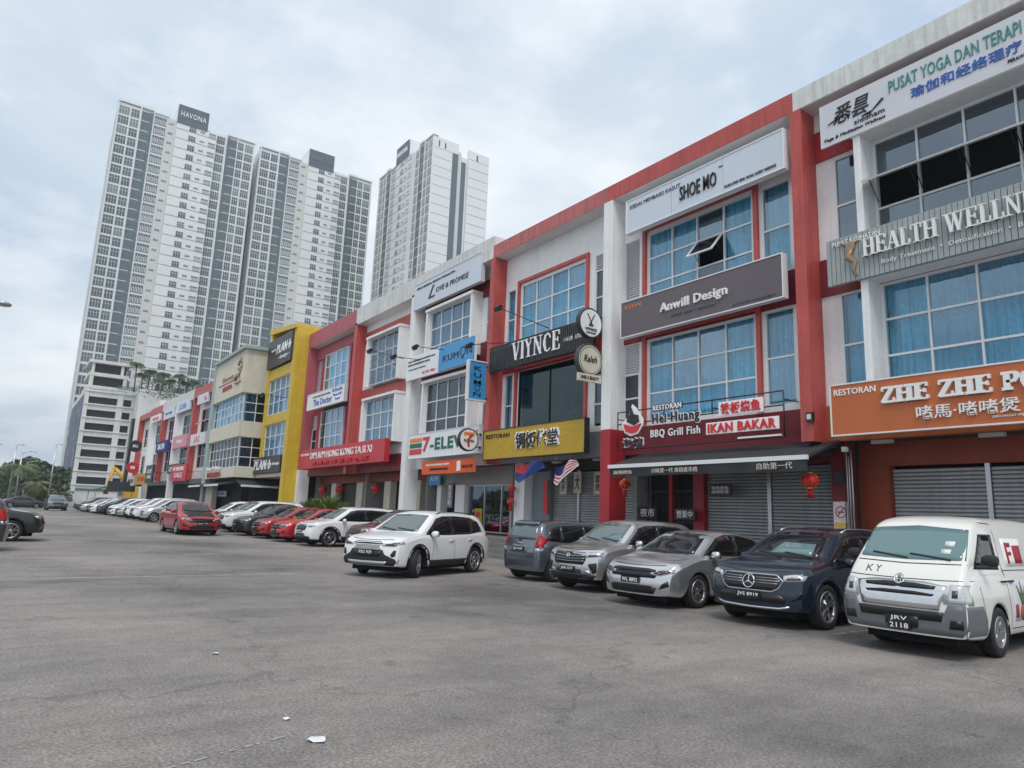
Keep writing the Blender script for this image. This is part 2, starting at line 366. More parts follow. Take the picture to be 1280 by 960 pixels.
# ================================================================== cars
def lerpt(pts, x):
    if x <= pts[0][0]: return pts[0][1]
    for (a, b), (c, d) in zip(pts, pts[1:]):
        if x <= c:
            return b+(d-b)*(x-a)/(c-a) if c > a else d
    return pts[-1][1]
def sm(pts, x, r=.10): return (lerpt(pts, x-r)+2*lerpt(pts, x)+lerpt(pts, x+r))/4
def make_body(S):
    L_, W_ = S['L'], S['W']; prof, belt = S['prof'], S['belt']; ra = S['rw']+.055
    xs = set([0, L_]); x = .0
    while x < L_: xs.add(round(x, 3)); x += .11
    for xw in S['wx']:
        for k in range(-6, 7): xs.add(round(xw+ra*math.sin(k/6*math.pi/2), 3))
    for e in (.03, .07, L_-.03, L_-.07): xs.add(e)
    xs = sorted(xs); xx = [xs[0]]
    for v in xs[1:]:
        if v-xx[-1] > .025: xx.append(v)
    if L_-xx[-1] > 1e-4: xx.append(L_)
    elif xx[-1] != L_: xx[-1] = L_
    rows = []; tum = S.get('tum', .40)
    for x in xx:
        T = sm(prof, x, .05); B = min(sm(belt, x), T-.07); e = min(x, L_-x); s = min(e/.55, 1); w = W_/2*(1-S.get('nose', .10)*(1-s)**2)
        zb = S['sill']+.04*(1-min(e/.7, 1))
        for xw in S['wx']:
            if abs(x-xw) < ra: zb = max(zb, S['rw']+math.sqrt(ra*ra-(x-xw)**2)*.98)
        def sd_(z): return 1-.055*((z-.60)/.42)**2 if z > .6 else 1-.05*((.60-z)/.38)**2
        P = [(w-.13, zb), (w*sd_(zb)-.012, zb)]
        for t in (.08, .3, .52, .74, .92, 1):
            z = zb+(B-zb)*t; y = w*sd_(z)
            if abs(t-.92) < .01: y += .006
            P.append((y, z))
        yb = P[-1][0]; gh = max(T-B, .07); q = min(1, (gh-.07)/.35)
        gt = yb-.03-max(gh-.10, 0)*tum-.03*(1-q)
        P.append((yb-.022, B+.016)); P.append(((yb-.03+gt)/2+.015*q, B+gh*.5)); P.append((gt+.008, T-.085*q-.03*(1-q)))
        P.append((gt-.05, T-.030)); P.append((gt*.55, T-.007)); P.append((0, T))
        rows.append([(x, y, z) for y, z in P])
    nP = len(rows[0])
    full = [[p for p in r]+[(p[0], -p[1], p[2]) for p in reversed(r[:-1])] for r in rows]
    mb = MB(); n = len(full[0])
    for r in full: mb.v += r
    for i in range(len(full)-1):
        for j in range(n-1):
            a = i*n+j; mb.f.append((a, a+1, a+n+1, a+n)); mb.mi.append(0); mb.sm.append(True)
    for ri, flip in ((0, False), (len(full)-1, True)):
        r = rows[ri]; m_ = 8; grid = []
        for k, p in enumerate(r[:-1]):
            line = [ri*n+k]
            for c in range(1, m_):
                mb.v.append((p[0], p[1]*(1-2*c/m_), p[2]+(.006*math.sin(math.pi*c/m_) if k > 8 else 0))); line.append(len(mb.v)-1)
            line.append(ri*n+(n-1-k)); grid.append(line)
        for k in range(len(grid)-1):
            for c in range(m_):
                f = (grid[k][c], grid[k+1][c], grid[k+1][c+1], grid[k][c+1]); f = f if flip else tuple(reversed(f))
                f = tuple(dict.fromkeys(f))
                if len(f) > 2: mb.f.append(f); mb.mi.append(0); mb.sm.append(True)
        g = grid[-1]; top = ri*n+nP-1
        f = tuple(g)+(top,); mb.f.append(f if flip else tuple(reversed(f))); mb.mi.append(0); mb.sm.append(True)
    ca, cb, cc = S.get('curve', (.16, .12, .05)); za, zc = S.get('zn', (.50, .45))
    ra_, rb_ = S.get('rcurve', (.10, .05))
    V = []
    for (x, y, z) in mb.v:
        yy = abs(y)/(W_/2)
        if x > L_-.5:
            k = (1-(L_-x)/.5)**1.5; x -= k*(ca*yy**2.6+cb*max(0, (z-za)/zc)**1.6+cc*max(0, (za-z)/.3)**2)
        if x < .4:
            k = (1-x/.4)**1.5; x += k*(ra_*yy**2.6+rb_*max(0, (.5-z)/.3)**2)
        V.append((x-L_/2, y, z))
    mb.v = V
    me = mb.data('body', S['paint']); ob = bpy.data.objects.new('tmp', me); COL.objects.link(ob)
    bm = bmesh.new(); bm.from_mesh(me); bmesh.ops.recalc_face_normals(bm, faces=bm.faces); bm.to_mesh(me); bm.free()
    md = ob.modifiers.new('s', 'SUBSURF'); md.levels = 1; md.render_levels = 1
    dg = bpy.context.evaluated_depsgraph_get(); ev = ob.evaluated_get(dg); me2 = bpy.data.meshes.new_from_object(ev)
    bvh = BVHTree.FromPolygons([v.co.copy() for v in me2.vertices], [tuple(p.vertices) for p in me2.polygons])
    bpy.data.objects.remove(ob); me2.name = 'body'
    return me2, bvh
def clipx(poly, x0, x1):
    def cl(P, c, sg):
        out = []
        for i in range(len(P)):
            a, b = P[i], P[(i+1) % len(P)]; ia, ib = sg*(a[0]-c) >= 0, sg*(b[0]-c) >= 0
            if ia: out.append(a)
            if ia != ib: t = (c-a[0])/(b[0]-a[0]); out.append((c, a[1]+(b[1]-a[1])*t))
        return out
    P = cl(poly, x0, 1); return cl(P, x1, -1) if P else P
def patch(mb, bvh, poly, view, off=.006, res=.07, skirt=.02):
    """a thin shell following the body: the outline poly is thrown onto the body along the view axis"""
    n = len(poly); area = sum(poly[i][0]*poly[(i+1) % n][1]-poly[(i+1) % n][0]*poly[i][1] for i in range(n))
    if area < 0: poly = list(reversed(poly))
    pts = []
    for i in range(n):
        a, b = Vector(poly[i]), Vector(poly[(i+1) % n]); k = max(1, int((b-a).length/res))
        pts += [a+(b-a)*t/k for t in range(k)]
    nb = len(pts); x0 = min(p.x for p in pts); x1 = max(p.x for p in pts); y0 = min(p.y for p in pts); y1 = max(p.y for p in pts)
    pl = [Vector(p) for p in poly]
    def inside(p):
        c = False
        for i in range(n):
            a, b = pl[i], pl[(i+1) % n]
            if (a.y > p.y) != (b.y > p.y) and p.x < (b.x-a.x)*(p.y-a.y)/(b.y-a.y)+a.x: c = not c
        return c
    x = x0+res
    while x < x1:
        y = y0+res
        while y < y1:
            p = Vector((x, y))
            if inside(p) and min((p-q).length for q in pts[:nb]) > res*.45: pts.append(p)
            y += res
        x += res
    try: vv, ee, ff = geometry.delaunay_2d_cdt(pts, [(i, (i+1) % nb) for i in range(nb)], [], 1, 1e-5)[:3]
    except Exception: return mb
    D = {'F': Vector((-1, 0, 0)), 'B': Vector((1, 0, 0)), 'L': Vector((0, -1, 0)), 'R': Vector((0, 1, 0)), 'T': Vector((0, 0, -1))}[view]
    out = []; inn = []; lastd = None
    for p in vv:
        o = Vector((5, p.x, p.y)) if view == 'F' else Vector((-5, p.x, p.y)) if view == 'B' else Vector((p.x, 5, p.y)) if view == 'L' else Vector((p.x, -5, p.y)) if view == 'R' else Vector((p.x, p.y, 5))
        h, nn, _, d = bvh.ray_cast(o, D)
        if h is None or (view in 'LR' and abs(h.y) < .3) or (view in 'FB' and abs(h.x) < .4):
            h, nn, _, d = bvh.find_nearest(o+D*(lastd if lastd else 4.2)); 
        else: lastd = d
        if nn.dot(D) > 0: nn = -nn
        out.append(h+nn*off); inn.append(h-nn*skirt)
    b = len(mb.v); mb.v += [tuple(v) for v in out]
    cnt = {}
    for f in ff:
        f = tuple(f); nrm = (out[f[1]]-out[f[0]]).cross(out[f[2]]-out[f[0]])
        if nrm.dot(D) > 0: f = tuple(reversed(f))
        mb.f.append(tuple(b+i for i in f)); mb.mi.append(mb.m); mb.sm.append(True)
        for i in range(len(f)): cnt[(f[i], f[(i+1) % len(f)])] = 1
    c = len(mb.v); mb.v += [tuple(v) for v in inn]
    for (i, j) in cnt:
        if (j, i) not in cnt: mb.f.append((b+j, b+i, c+i, c+j)); mb.mi.append(mb.m); mb.sm.append(False)
    return mb
def ring(cx, cz, r0, r1, a0=-8, a1=188, n=14):
    A = [R(a0+(a1-a0)*i/n) for i in range(n+1)]
    return [(cx+r1*math.cos(a), cz+r1*math.sin(a)) for a in A]+[(cx+r0*math.cos(a), cz+r0*math.sin(a)) for a in reversed(A)]
def strip(pts, w):
    out1, out2 = [], []
    for i, p in enumerate(pts):
        a = Vector(pts[max(i-1, 0)]); b = Vector(pts[min(i+1, len(pts)-1)]); d = (b-a).normalized(); nn = Vector((-d.y, d.x))*w/2
        out1.append((p[0]+nn.x, p[1]+nn.y)); out2.append((p[0]-nn.x, p[1]-nn.y))
    return out1+out2[::-1]
WHEELS = {}
def wheel_data(r, style):
    k = (round(r, 3), style)
    if k in WHEELS: return WHEELS[k]
    w = .105; ri = r*(.70 if style != 'steel' else .62)
    t = MB(); t.lathe([(ri, -w*.9), (ri+.012, w*.92), (ri+.03, w), (r-.035, w*.98), (r-.012, w*.86), (r, w*.55), (r, -w*.55), (r-.012, -w*.86), (r-.05, -w), (ri, -w*.9)], (0, 0, 0), 'y', 36)
    m_ = MB(); m_.m = 1; m_.lathe([(0, .02), (ri*.99, .02), (ri*.99, -.05), (0, -.05)], (0, 0, 0), 'y', 28, False)
    m_.m = 0; m_.lathe([(ri-.03, w*.60), (ri-.018, w*.97), (ri+.006, w*.97), (ri+.006, .0), (ri-.03, .0), (ri-.03, w*.60)], (0, 0, 0), 'y', 36)
    m_.lathe([(0, w*.72), (.055, w*.70), (.07, w*.4), (.07, .02)], (0, 0, 0), 'y', 16)
    ns, hw0, hw1, tw = {'five': (5, .042, .030, 0), 'ten': (10, .017, .014, 0), 'twin': (5, .030, .013, .20), 'swirl': (5, .020, .016, .26), 'steel': (6, .055, .05, 0)}[style]
    for i in range(ns):
        for s in ((-1, 1) if tw else (0,)):
            a = 2*math.pi*i/ns+.3; a2 = a+s*tw; r0, r1 = .05, ri-.015
            p, q = Vector((math.cos(a)*r0, math.sin(a)*r0)), Vector((math.cos(a2)*r1, math.sin(a2)*r1)); d = (q-p).normalized(); nn = Vector((-d.y, d.x))
            b = len(m_.v)
            pol = [p+nn*hw0, q+nn*hw1, q-nn*hw1, p-nn*hw0]
            for y, sc in ((.02, 1.35), (w*.80, .8)):
                for z, o in zip(pol, (0, 1, 1, 0)):
                    c = (p if z in (pol[0], pol[3]) else q); v = c+(z-c)*sc; m_.v.append((v.x, y+(.006*o if y > .05 else 0), v.y))
            for f in ((4, 5, 6, 7), (0, 1, 5, 4), (1, 2, 6, 5), (2, 3, 7, 6), (3, 0, 4, 7)): m_.f.append(tuple(b+x for x in f)); m_.mi.append(0); m_.sm.append(False)
    rim = 'rim_silver' if style in ('five', 'steel', 'ten') else 'rim_silver'
    WHEELS[k] = (t.data('wheel', 'tyre_rubber'), m_.data('rim', [rim, 'rim_dark' if style != 'steel' else 'rim_dark'])); return WHEELS[k]
def car(S, lite=False):
    """builds a car with its parts at the origin, nose along +x"""
    root = bpy.data.objects.new(S['name'], None); COL.objects.link(root); BASE[root.name] = Vector((0, 0, 0))
    body, bvh = make_body(S); L2 = S['L']/2; W2 = S['W']/2
    bo = bpy.data.objects.new('body', body); COL.objects.link(bo); bo.parent = root; BASE[bo.name] = Vector((0, 0, 0))
    sx = lambda P: [(p[0]-L2, p[1]) for p in P]
    mir = lambda P: [(-p[0], p[1]) for p in P]
    def add(name, mats, items, off=.006, res=.07, parent=root, label=None, kind=None):
        mb = MB()
        for view, P in items: patch(mb, bvh, P, view, off, res)
        return part(name, mb, mats, parent, label, True, kind)
    # glass
    dlo = sx(S['dlo']); sp_ = [x-L2 for x in S['split']]
    fw = S.get('wind'); rw_ = S.get('rear')
    for v in 'LR': add('window_trim', 'car_plastic', [(v, dlo)], .003, .09)
    cuts = [min(p[0] for p in dlo)+.02]+sp_+[max(p[0] for p in dlo)-.02]
    zc_ = sum(p[1] for p in dlo)/len(dlo)
    small = [(p[0], zc_+(p[1]-zc_)*.90) for p in dlo]
    for v in 'LR':
        for a, b in zip(cuts, cuts[1:]):
            P = clipx(small, a+.018, b-.018)
            if len(P) > 2: add('side_window', 'car_glass', [(v, P)], .007, .09)
    add('windshield', S.get('glass', 'car_screen'), [('F', fw)], .005, .09)
    if S.get('shade'): add('sunshade', 'sunshade', [('F', S['shade'])], .007, .1)
    if rw_: add('rear_window', S.get('rglass', 'car_glass'), [('B', rw_)], .005, .09)
    # wipers
    if not lite:
        for y0, y1 in ((.55, .02), (.0, -.50)):
            mb = MB(); zb = min(p[1] for p in fw); P = strip([(y0, zb+.015), (y1, zb+.075)], .018); patch(mb, bvh, P, 'F', .018, .1); part('wiper', mb, 'car_plastic', root, None, True)
    for nm, mt, views, off, res in S.get('parts', []): add(nm, mt, views, off, res)
    for nm, mt, view, P, off in S.get('pairs', []):
        if view in 'FB': add(nm, mt, [(view, P)], off, .05); add(nm, mt, [(view, mir(P))], off, .05)
        else: add(nm, mt, [('L', sx(P))], off, .05); add(nm, mt, [('R', sx(P))], off, .05)
    # panel gaps
    if not lite:
        for v in 'LR':
            mb = MB()
            for ln in S.get('gaps', []): patch(mb, bvh, sx(strip(ln, .012)), v, .0022, .12, .001)
            part('panel_gap', mb, 'gap_black', root, None, True)
            for (hx, hz) in S.get('handles', []):
                mb = MB(); patch(mb, bvh, sx([(hx-.09, hz-.014), (hx+.09, hz-.010), (hx+.09, hz+.014), (hx-.09, hz+.014)]), v, .028, .06); part('door_handle', mb, S.get('handle_mat', S['paint']), root, None, True)
    if S.get('clad'):
        for v in 'LR':
            for xw in S['wx']: add('arch_trim', S['clad'], [(v, ring(xw-L2, S['rw'], S['rw']+.052, S['rw']+.125))], .012, .08)
            add('sill_trim', S['clad'], [(v, sx([(S['wx'][0]+S['rw']+.10, S['sill']+.015), (S['wx'][1]-S['rw']-.10, S['sill']+.015), (S['wx'][1]-S['rw']-.13, S['sill']+.16), (S['wx'][0]+S['rw']+.13, S['sill']+.16)]))], .012, .09)
    if S.get('rails'):
        x0, x1, yy, z = S['rails']
        for s in (-1, 1):
            mb = MB(); P = []
            for i in range(9):
                x = x0+(x1-x0)*i/8; h, nn, _, d = bvh.ray_cast(Vector((x-L2, s*yy, 4)), Vector((0, 0, -1))); P.append((x-L2, s*yy, (h.z if h else z)+(.035 if 0 < i < 8 else -.01)))
            mb.tube(P, .014, 6); part('roof_rail', mb, S.get('rail_mat', 'steel'), root, None, True)
    # mirrors
    mx, mz = S['mirror']
    for s in (-1, 1):
        y = s*(W2-.035); mb = MB(); x = mx-L2
        mb.lathe([(0, -.10), (.05, -.095), (.078, -.05), (.085, .02), (.075, .075), (0, .09)], (0, 0, 0), 'y', 12)
        mb.v = [(x-.01+v[0]*.75, y+s*.10+v[1]*1.05, mz+v[2]*.95) for v in mb.v]
        mb.m = 1; mb.tube([(x+.02, y-s*.05, mz-.05), (x+.01, y+s*.06, mz-.03)], .022, 6); mb.box(x-.082, x-.066, y+s*.02, y+s*.18, mz-.055, mz+.055)
        part('side_mirror', mb, [S.get('mirror_mat', S['paint']), 'car_plastic'], root, None, True)
    # underbody; main box dropped low to deepen the shade beneath the car
    mb = MB(); mb.box(-L2+.28, L2-.32, -W2+.27, W2-.27, S['sill']-.09, .62); mb.box(-L2+.16, L2-.2, -W2+.2, W2-.2, S['sill']+.03, S['sill']+.1)
    for xw in S['wx']: mb.box(xw-L2-.36, xw-L2+.36, -W2+.25, W2-.25, .3, S['rw']*2+.04)
    part('underbody', mb, 'under_black', root, None, True)
    for i, xw in enumerate(S['wx']):
        for s in (1, -1):
            mb = MB(); rr_ = S['rw']+.040; n_ = 14
            for k in range(n_):
                a, b = R(-14+208*k/n_), R(-14+208*(k+1)/n_); P = lambda a, y: (xw-L2+rr_*math.cos(a), y, S['rw']+rr_*math.sin(a))
                y0, y1 = s*(W2-.024), s*(W2-.30); f = (P(a, y0), P(b, y0), P(b, y1), P(a, y1)); mb.q(*f, smooth=True)
            part('wheel_arch', mb, 'under_black', root, None, True)
    # wheels
    td, rd = wheel_data(S['rw'], S['rim'])
    for i, xw in enumerate(S['wx']):
        for s in (1, -1):
            w = bpy.data.objects.new('wheel', td); COL.objects.link(w); w.parent = root; w.location = (xw-L2, s*(W2-.125), S['rw']); BASE[w.name] = Vector((0, 0, 0))
            w.rotation_euler[2] = (0 if s > 0 else math.pi)+(R(S.get('steer', 0)) if i == 1 else 0)
            rr = bpy.data.objects.new('rim', rd); COL.objects.link(rr); rr.parent = w
    # plates
    for end in S.get('plates', 'F'):
        pz = S['pz'] if end == 'F' else S.get('rpz', S['pz']); two = '\n' in S['plate']; pw, ph = (.15, .095) if two else (.22, .055)
        h, nn, _, d = bvh.ray_cast(Vector((5 if end == 'F' else -5, 0, pz)), Vector((-1 if end == 'F' else 1, 0, 0))); X = abs(h.x)+.028
        mb = MB(); mb.box(-X, -X+.05, -pw, pw, pz-ph, pz+ph); tx = MB()
        if two:
            a, b = S['plate'].split('\n'); text_mb(a, tx, .11, -.11, pz+.012, pz+.078, -X, .003, .012); text_mb(b, tx, .12, -.12, pz-.078, pz-.012, -X, .003, .012)
        else: text_mb(S['plate'], tx, .19, -.19, pz-.035, pz+.035, -X, .003, .012)
        if end == 'F': mb.v = [(-a, -b, c) for a, b, c in mb.v]; tx.v = [(-a, -b, c) for a, b, c in tx.v]
        pp = part('licence_plate', mb, 'plate_black', root, None, True); part('plate_lettering', tx, 'ink_white', pp, None, True)
    S['bvh'] = bvh
    return root
def place(root, x, y, heading, label, cat, group=None, z=None, scale=1.):
    root.matrix_world = Matrix.Translation((x, y, gz(y) if z is None else z)) @ Matrix.Rotation(R(heading), 4, 'Z') @ Matrix.Scale(scale, 4)
    return props(root, label, cat, group)
def repaint(root, old, new):
    for ch in root.children_recursive:
        if ch.type == 'MESH' and any(mm and mm.name == old for mm in ch.data.materials):
            ch.data = ch.data.copy()
            for i, mm in enumerate(ch.data.materials):
                if mm and mm.name == old: ch.data.materials[i] = M(new)
SUV_P = [(0,.72),(.04,.98),(.14,1.12),(.40,1.50),(.62,1.575),(1.5,1.62),(2.3,1.605),(2.62,1.55),(3.38,1.09),(3.5,1.055),(4.0,.99),(4.28,.925),(4.46,.84)]
SUV_B = [(0,.92),(.5,1.02),(2,1.0),(3.4,.97),(4.46,.80)]
SUV_D = [(.50,1.10),(.62,1.36),(.95,1.47),(1.7,1.50),(2.30,1.485),(2.62,1.42),(3.22,1.02),(2.3,1.01),(1.2,1.03)]
def suv_spec(**k):
    S = dict(name='parked_car', L=4.46, W=1.83, H=1.62, sill=.25, prof=SUV_P, belt=SUV_B, wx=(.90, 3.54), rw=.345, rim='swirl', paint='paint_white', dlo=SUV_D, split=(1.02, 1.98),
        wind=[(-.65,1.095),(0,1.08),(.65,1.095),(.515,1.49),(0,1.515),(-.515,1.49)], rear=[(-.56,1.14),(.56,1.14),(.47,1.46),(-.47,1.46)],
        gaps=[[(2.98,.40),(2.95,.75),(3.0,.97)],[(1.98,.38),(1.98,.99)],[(1.05,.72),(1.02,1.02)],[(2.98,.40),(2.5,.385),(1.32,.385)],[(1.32,.385),(1.22,.62),(1.05,.72)]],
        handles=[(2.15,.87),(1.22,.89)], mirror=(3.02,1.04), plate='PSG 929', pz=.60, clad='car_plastic', rails=(.75, 2.5, .585, 1.6)); S.update(k); return S
def corolla():
    hd = [(.40,.80),(.62,.815),(.86,.86),(.885,.81),(.74,.745),(.45,.745)]
    return suv_spec(name='moving_car', paint='paint_white', steer=24, rim='twin', rail_mat='car_plastic', curve=(.20,.10,.06),
      parts=[('lower_bumper','car_plastic',[('F',[(-.80,.30),(.80,.30),(.84,.44),(.66,.50),(.52,.56),(.46,.66),(-.46,.66),(-.52,.56),(-.66,.50),(-.84,.44)])],.008,.07),
        ('grille','grille_black',[('F',[(-.40,.50),(.40,.50),(.44,.64),(-.44,.64)])],.014,.07),
        ('upper_grille','grille_black',[('F',[(-.36,.845),(.36,.845),(.44,.81),(.40,.79),(-.40,.79),(-.44,.81)])],.010,.06),
        ('skid_plate','steel',[('F',[(-.52,.325),(.52,.325),(.60,.40),(-.60,.40)])],.020,.07),
        ('bonnet_gap','gap_black',[('F',strip([(-.62,.905),(-.3,.885),(0,.88),(.3,.885),(.62,.905)],.010))],.003,.06)],
      pairs=[('headlight','lamp_clear','F',hd,.010),('lamp_inner','lamp_dark','F',[(.50,.79),(.80,.835),(.83,.81),(.72,.76),(.52,.76)],.014),
        ('fog_lamp','grille_black','F',[(.66,.55),(.73,.66),(.79,.655),(.78,.53),(.70,.50)],.010),
        ('tail_light','lamp_red','L',[(.02,.93),(.30,.97),(.34,1.03),(.10,1.06)],.008)])
def badge_dots(root, bvh, mats='ink_black'):
    """honeycomb mesh of the white grille: dark cells"""
    mb = MB()
    for r_ in range(4):
        z = .675+r_*.028
        for c in range(-7, 8):
            y = c*.055+(.027 if r_ % 2 else 0)
            if abs(y) > .40-r_*.012: continue
            patch(mb, bvh, [(y-.017, z-.008), (y+.017, z-.008), (y+.017, z+.008), (y-.017, z+.008)], 'F', .009, .1, .004)
    part('grille_mesh', mb, mats, root, None, True, 'stuff')
def city():
    P = [(0,.70),(.05,.93),(.13,1.05),(.60,1.10),(1.25,1.37),(1.75,1.455),(2.35,1.465),(2.75,1.40),(3.50,.985),(3.62,.955),(4.15,.87),(4.42,.79),(4.56,.70)]
    return dict(name='parked_car', L=4.56, W=1.75, H=1.47, sill=.20, prof=P, belt=[(0,.86),(1,.97),(3.4,.92),(4.56,.66)], wx=(.93,3.53), rw=.315, rim='swirl', paint='paint_silver', glass='car_glass',
      dlo=[(.98,1.10),(1.35,1.30),(1.9,1.385),(2.35,1.39),(2.7,1.32),(3.32,.985),(2.3,.965),(1.2,.99)], split=(1.30,2.12),
      wind=[(-.66,1.0),(0,.985),(.66,1.0),(.50,1.375),(0,1.40),(-.50,1.375)], rear=[(-.5,1.14),(.5,1.14),(.44,1.36),(-.44,1.36)],
      gaps=[[(3.10,.34),(3.06,.7),(3.12,.93)],[(2.12,.33),(2.10,.94)],[(1.22,.70),(1.15,.97)],[(3.10,.34),(1.42,.33)],[(1.42,.33),(1.30,.58),(1.22,.70)]], handles=[(2.28,.82),(1.42,.85)],
      mirror=(3.10,.99), plate='WL 8892', pz=.50, curve=(.24,.14,.05), zn=(.45,.40),
      parts=[('grille','grille_black',[('F',[(-.52,.555),(.52,.555),(.58,.66),(.40,.70),(-.40,.70),(-.58,.66)])],.009,.06),
        ('grille_bar','car_plastic',[('F',[(-.50,.665),(.50,.665),(.52,.695),(.36,.715),(-.36,.715),(-.52,.695)])],.016,.06),
        ('bumper_intake','grille_black',[('F',[(-.50,.27),(.50,.27),(.56,.38),(.44,.42),(-.44,.42),(-.56,.38)])],.008,.06),
        ('bonnet_gap','gap_black',[('F',strip([(-.62,.79),(-.3,.775),(0,.77),(.3,.775),(.62,.79)],.010))],.003,.06)],
      pairs=[('headlight','lamp_clear','F',[(.42,.62),(.60,.60),(.82,.66),(.82,.735),(.60,.715),(.44,.69)],.010),('lamp_inner','lamp_dark','F',[(.48,.635),(.62,.62),(.78,.67),(.74,.70),(.58,.69)],.014),
        ('fog_lamp','grille_black','F',[(.60,.36),(.78,.42),(.76,.52),(.66,.46)],.008),('tail_light','lamp_red','L',[(.03,.84),(.30,.90),(.36,.97),(.10,1.0)],.008)])
def ativa():
    P = [(0,.72),(.04,.98),(.12,1.12),(.34,1.50),(.52,1.585),(1.4,1.63),(2.1,1.62),(2.42,1.56),(3.02,1.12),(3.13,1.075),(3.6,1.01),(3.88,.95),(4.06,.86)]
    return dict(name='parked_car', L=4.06, W=1.71, H=1.63, sill=.25, prof=P, belt=[(0,.95),(1,1.04),(3,1.0),(4.06,.82)], wx=(.80,3.30), rw=.335, rim='ten', paint='paint_silver',
      dlo=[(.42,1.12),(.55,1.38),(.9,1.48),(1.6,1.51),(2.12,1.49),(2.40,1.43),(2.90,1.06),(2.0,1.04),(1.0,1.06)], split=(.92,1.75), tum=.36,
      wind=[(-.61,1.12),(0,1.10),(.61,1.12),(.50,1.50),(0,1.525),(-.50,1.50)], rear=[(-.52,1.16),(.52,1.16),(.45,1.47),(-.45,1.47)],
      gaps=[[(2.70,.40),(2.66,.75),(2.72,1.0)],[(1.75,.38),(1.75,1.02)],[(.98,.75),(.92,1.05)],[(2.70,.40),(1.22,.385)],[(1.22,.385),(1.10,.65),(.98,.75)]], handles=[(1.92,.90),(1.08,.92)],
      mirror=(2.68,1.08), plate='JSN 577', pz=.50, curve=(.20,.08,.05), zn=(.52,.45), clad='car_plastic', glass='car_screen', shade=[(.02,1.14),(.56,1.15),(.50,1.30),(.2,1.28)],
      parts=[('grille','grille_black',[('F',[(-.44,.60),(.44,.60),(.50,.72),(.47,.86),(-.47,.86),(-.50,.72)])],.010,.06),
        ('grille_bar','steel',[('F',strip([(-.46,.80),(0,.78),(.46,.80)],.014)),('F',strip([(-.47,.74),(0,.72),(.47,.74)],.008)),('F',strip([(-.46,.68),(0,.665),(.46,.68)],.008))],.018,.07),
        ('badge','chrome',[('F',ring(0,.79,.022,.05,0,359,16))],.026,.03),
        ('lower_bumper','car_plastic',[('F',[(-.74,.29),(.74,.29),(.76,.38),(.42,.42),(.38,.50),(-.38,.50),(-.42,.42),(-.76,.38)])],.008,.07),
        ('bumper_intake','grille_black',[('F',[(-.42,.33),(.42,.33),(.46,.42),(-.46,.42)])],.013,.07),
        ('bonnet_gap','gap_black',[('F',strip([(-.60,.945),(-.3,.925),(0,.92),(.3,.925),(.60,.945)],.010))],.003,.06)],
      pairs=[('headlight','lamp_clear','F',[(.50,.76),(.80,.79),(.81,.88),(.66,.885),(.50,.865)],.010),('lamp_inner','lamp_dark','F',[(.55,.775),(.76,.80),(.77,.83),(.56,.82)],.014),
        ('fog_lamp','grille_black','F',[(.56,.62),(.76,.66),(.76,.46),(.68,.42)],.010),('daytime_lamp','chrome','F',[(.46,.46),(.56,.50),(.64,.42),(.58,.40)],.012),
        ('tail_light','lamp_red','L',[(.03,.96),(.30,1.0),(.30,1.10),(.12,1.12)],.008)])
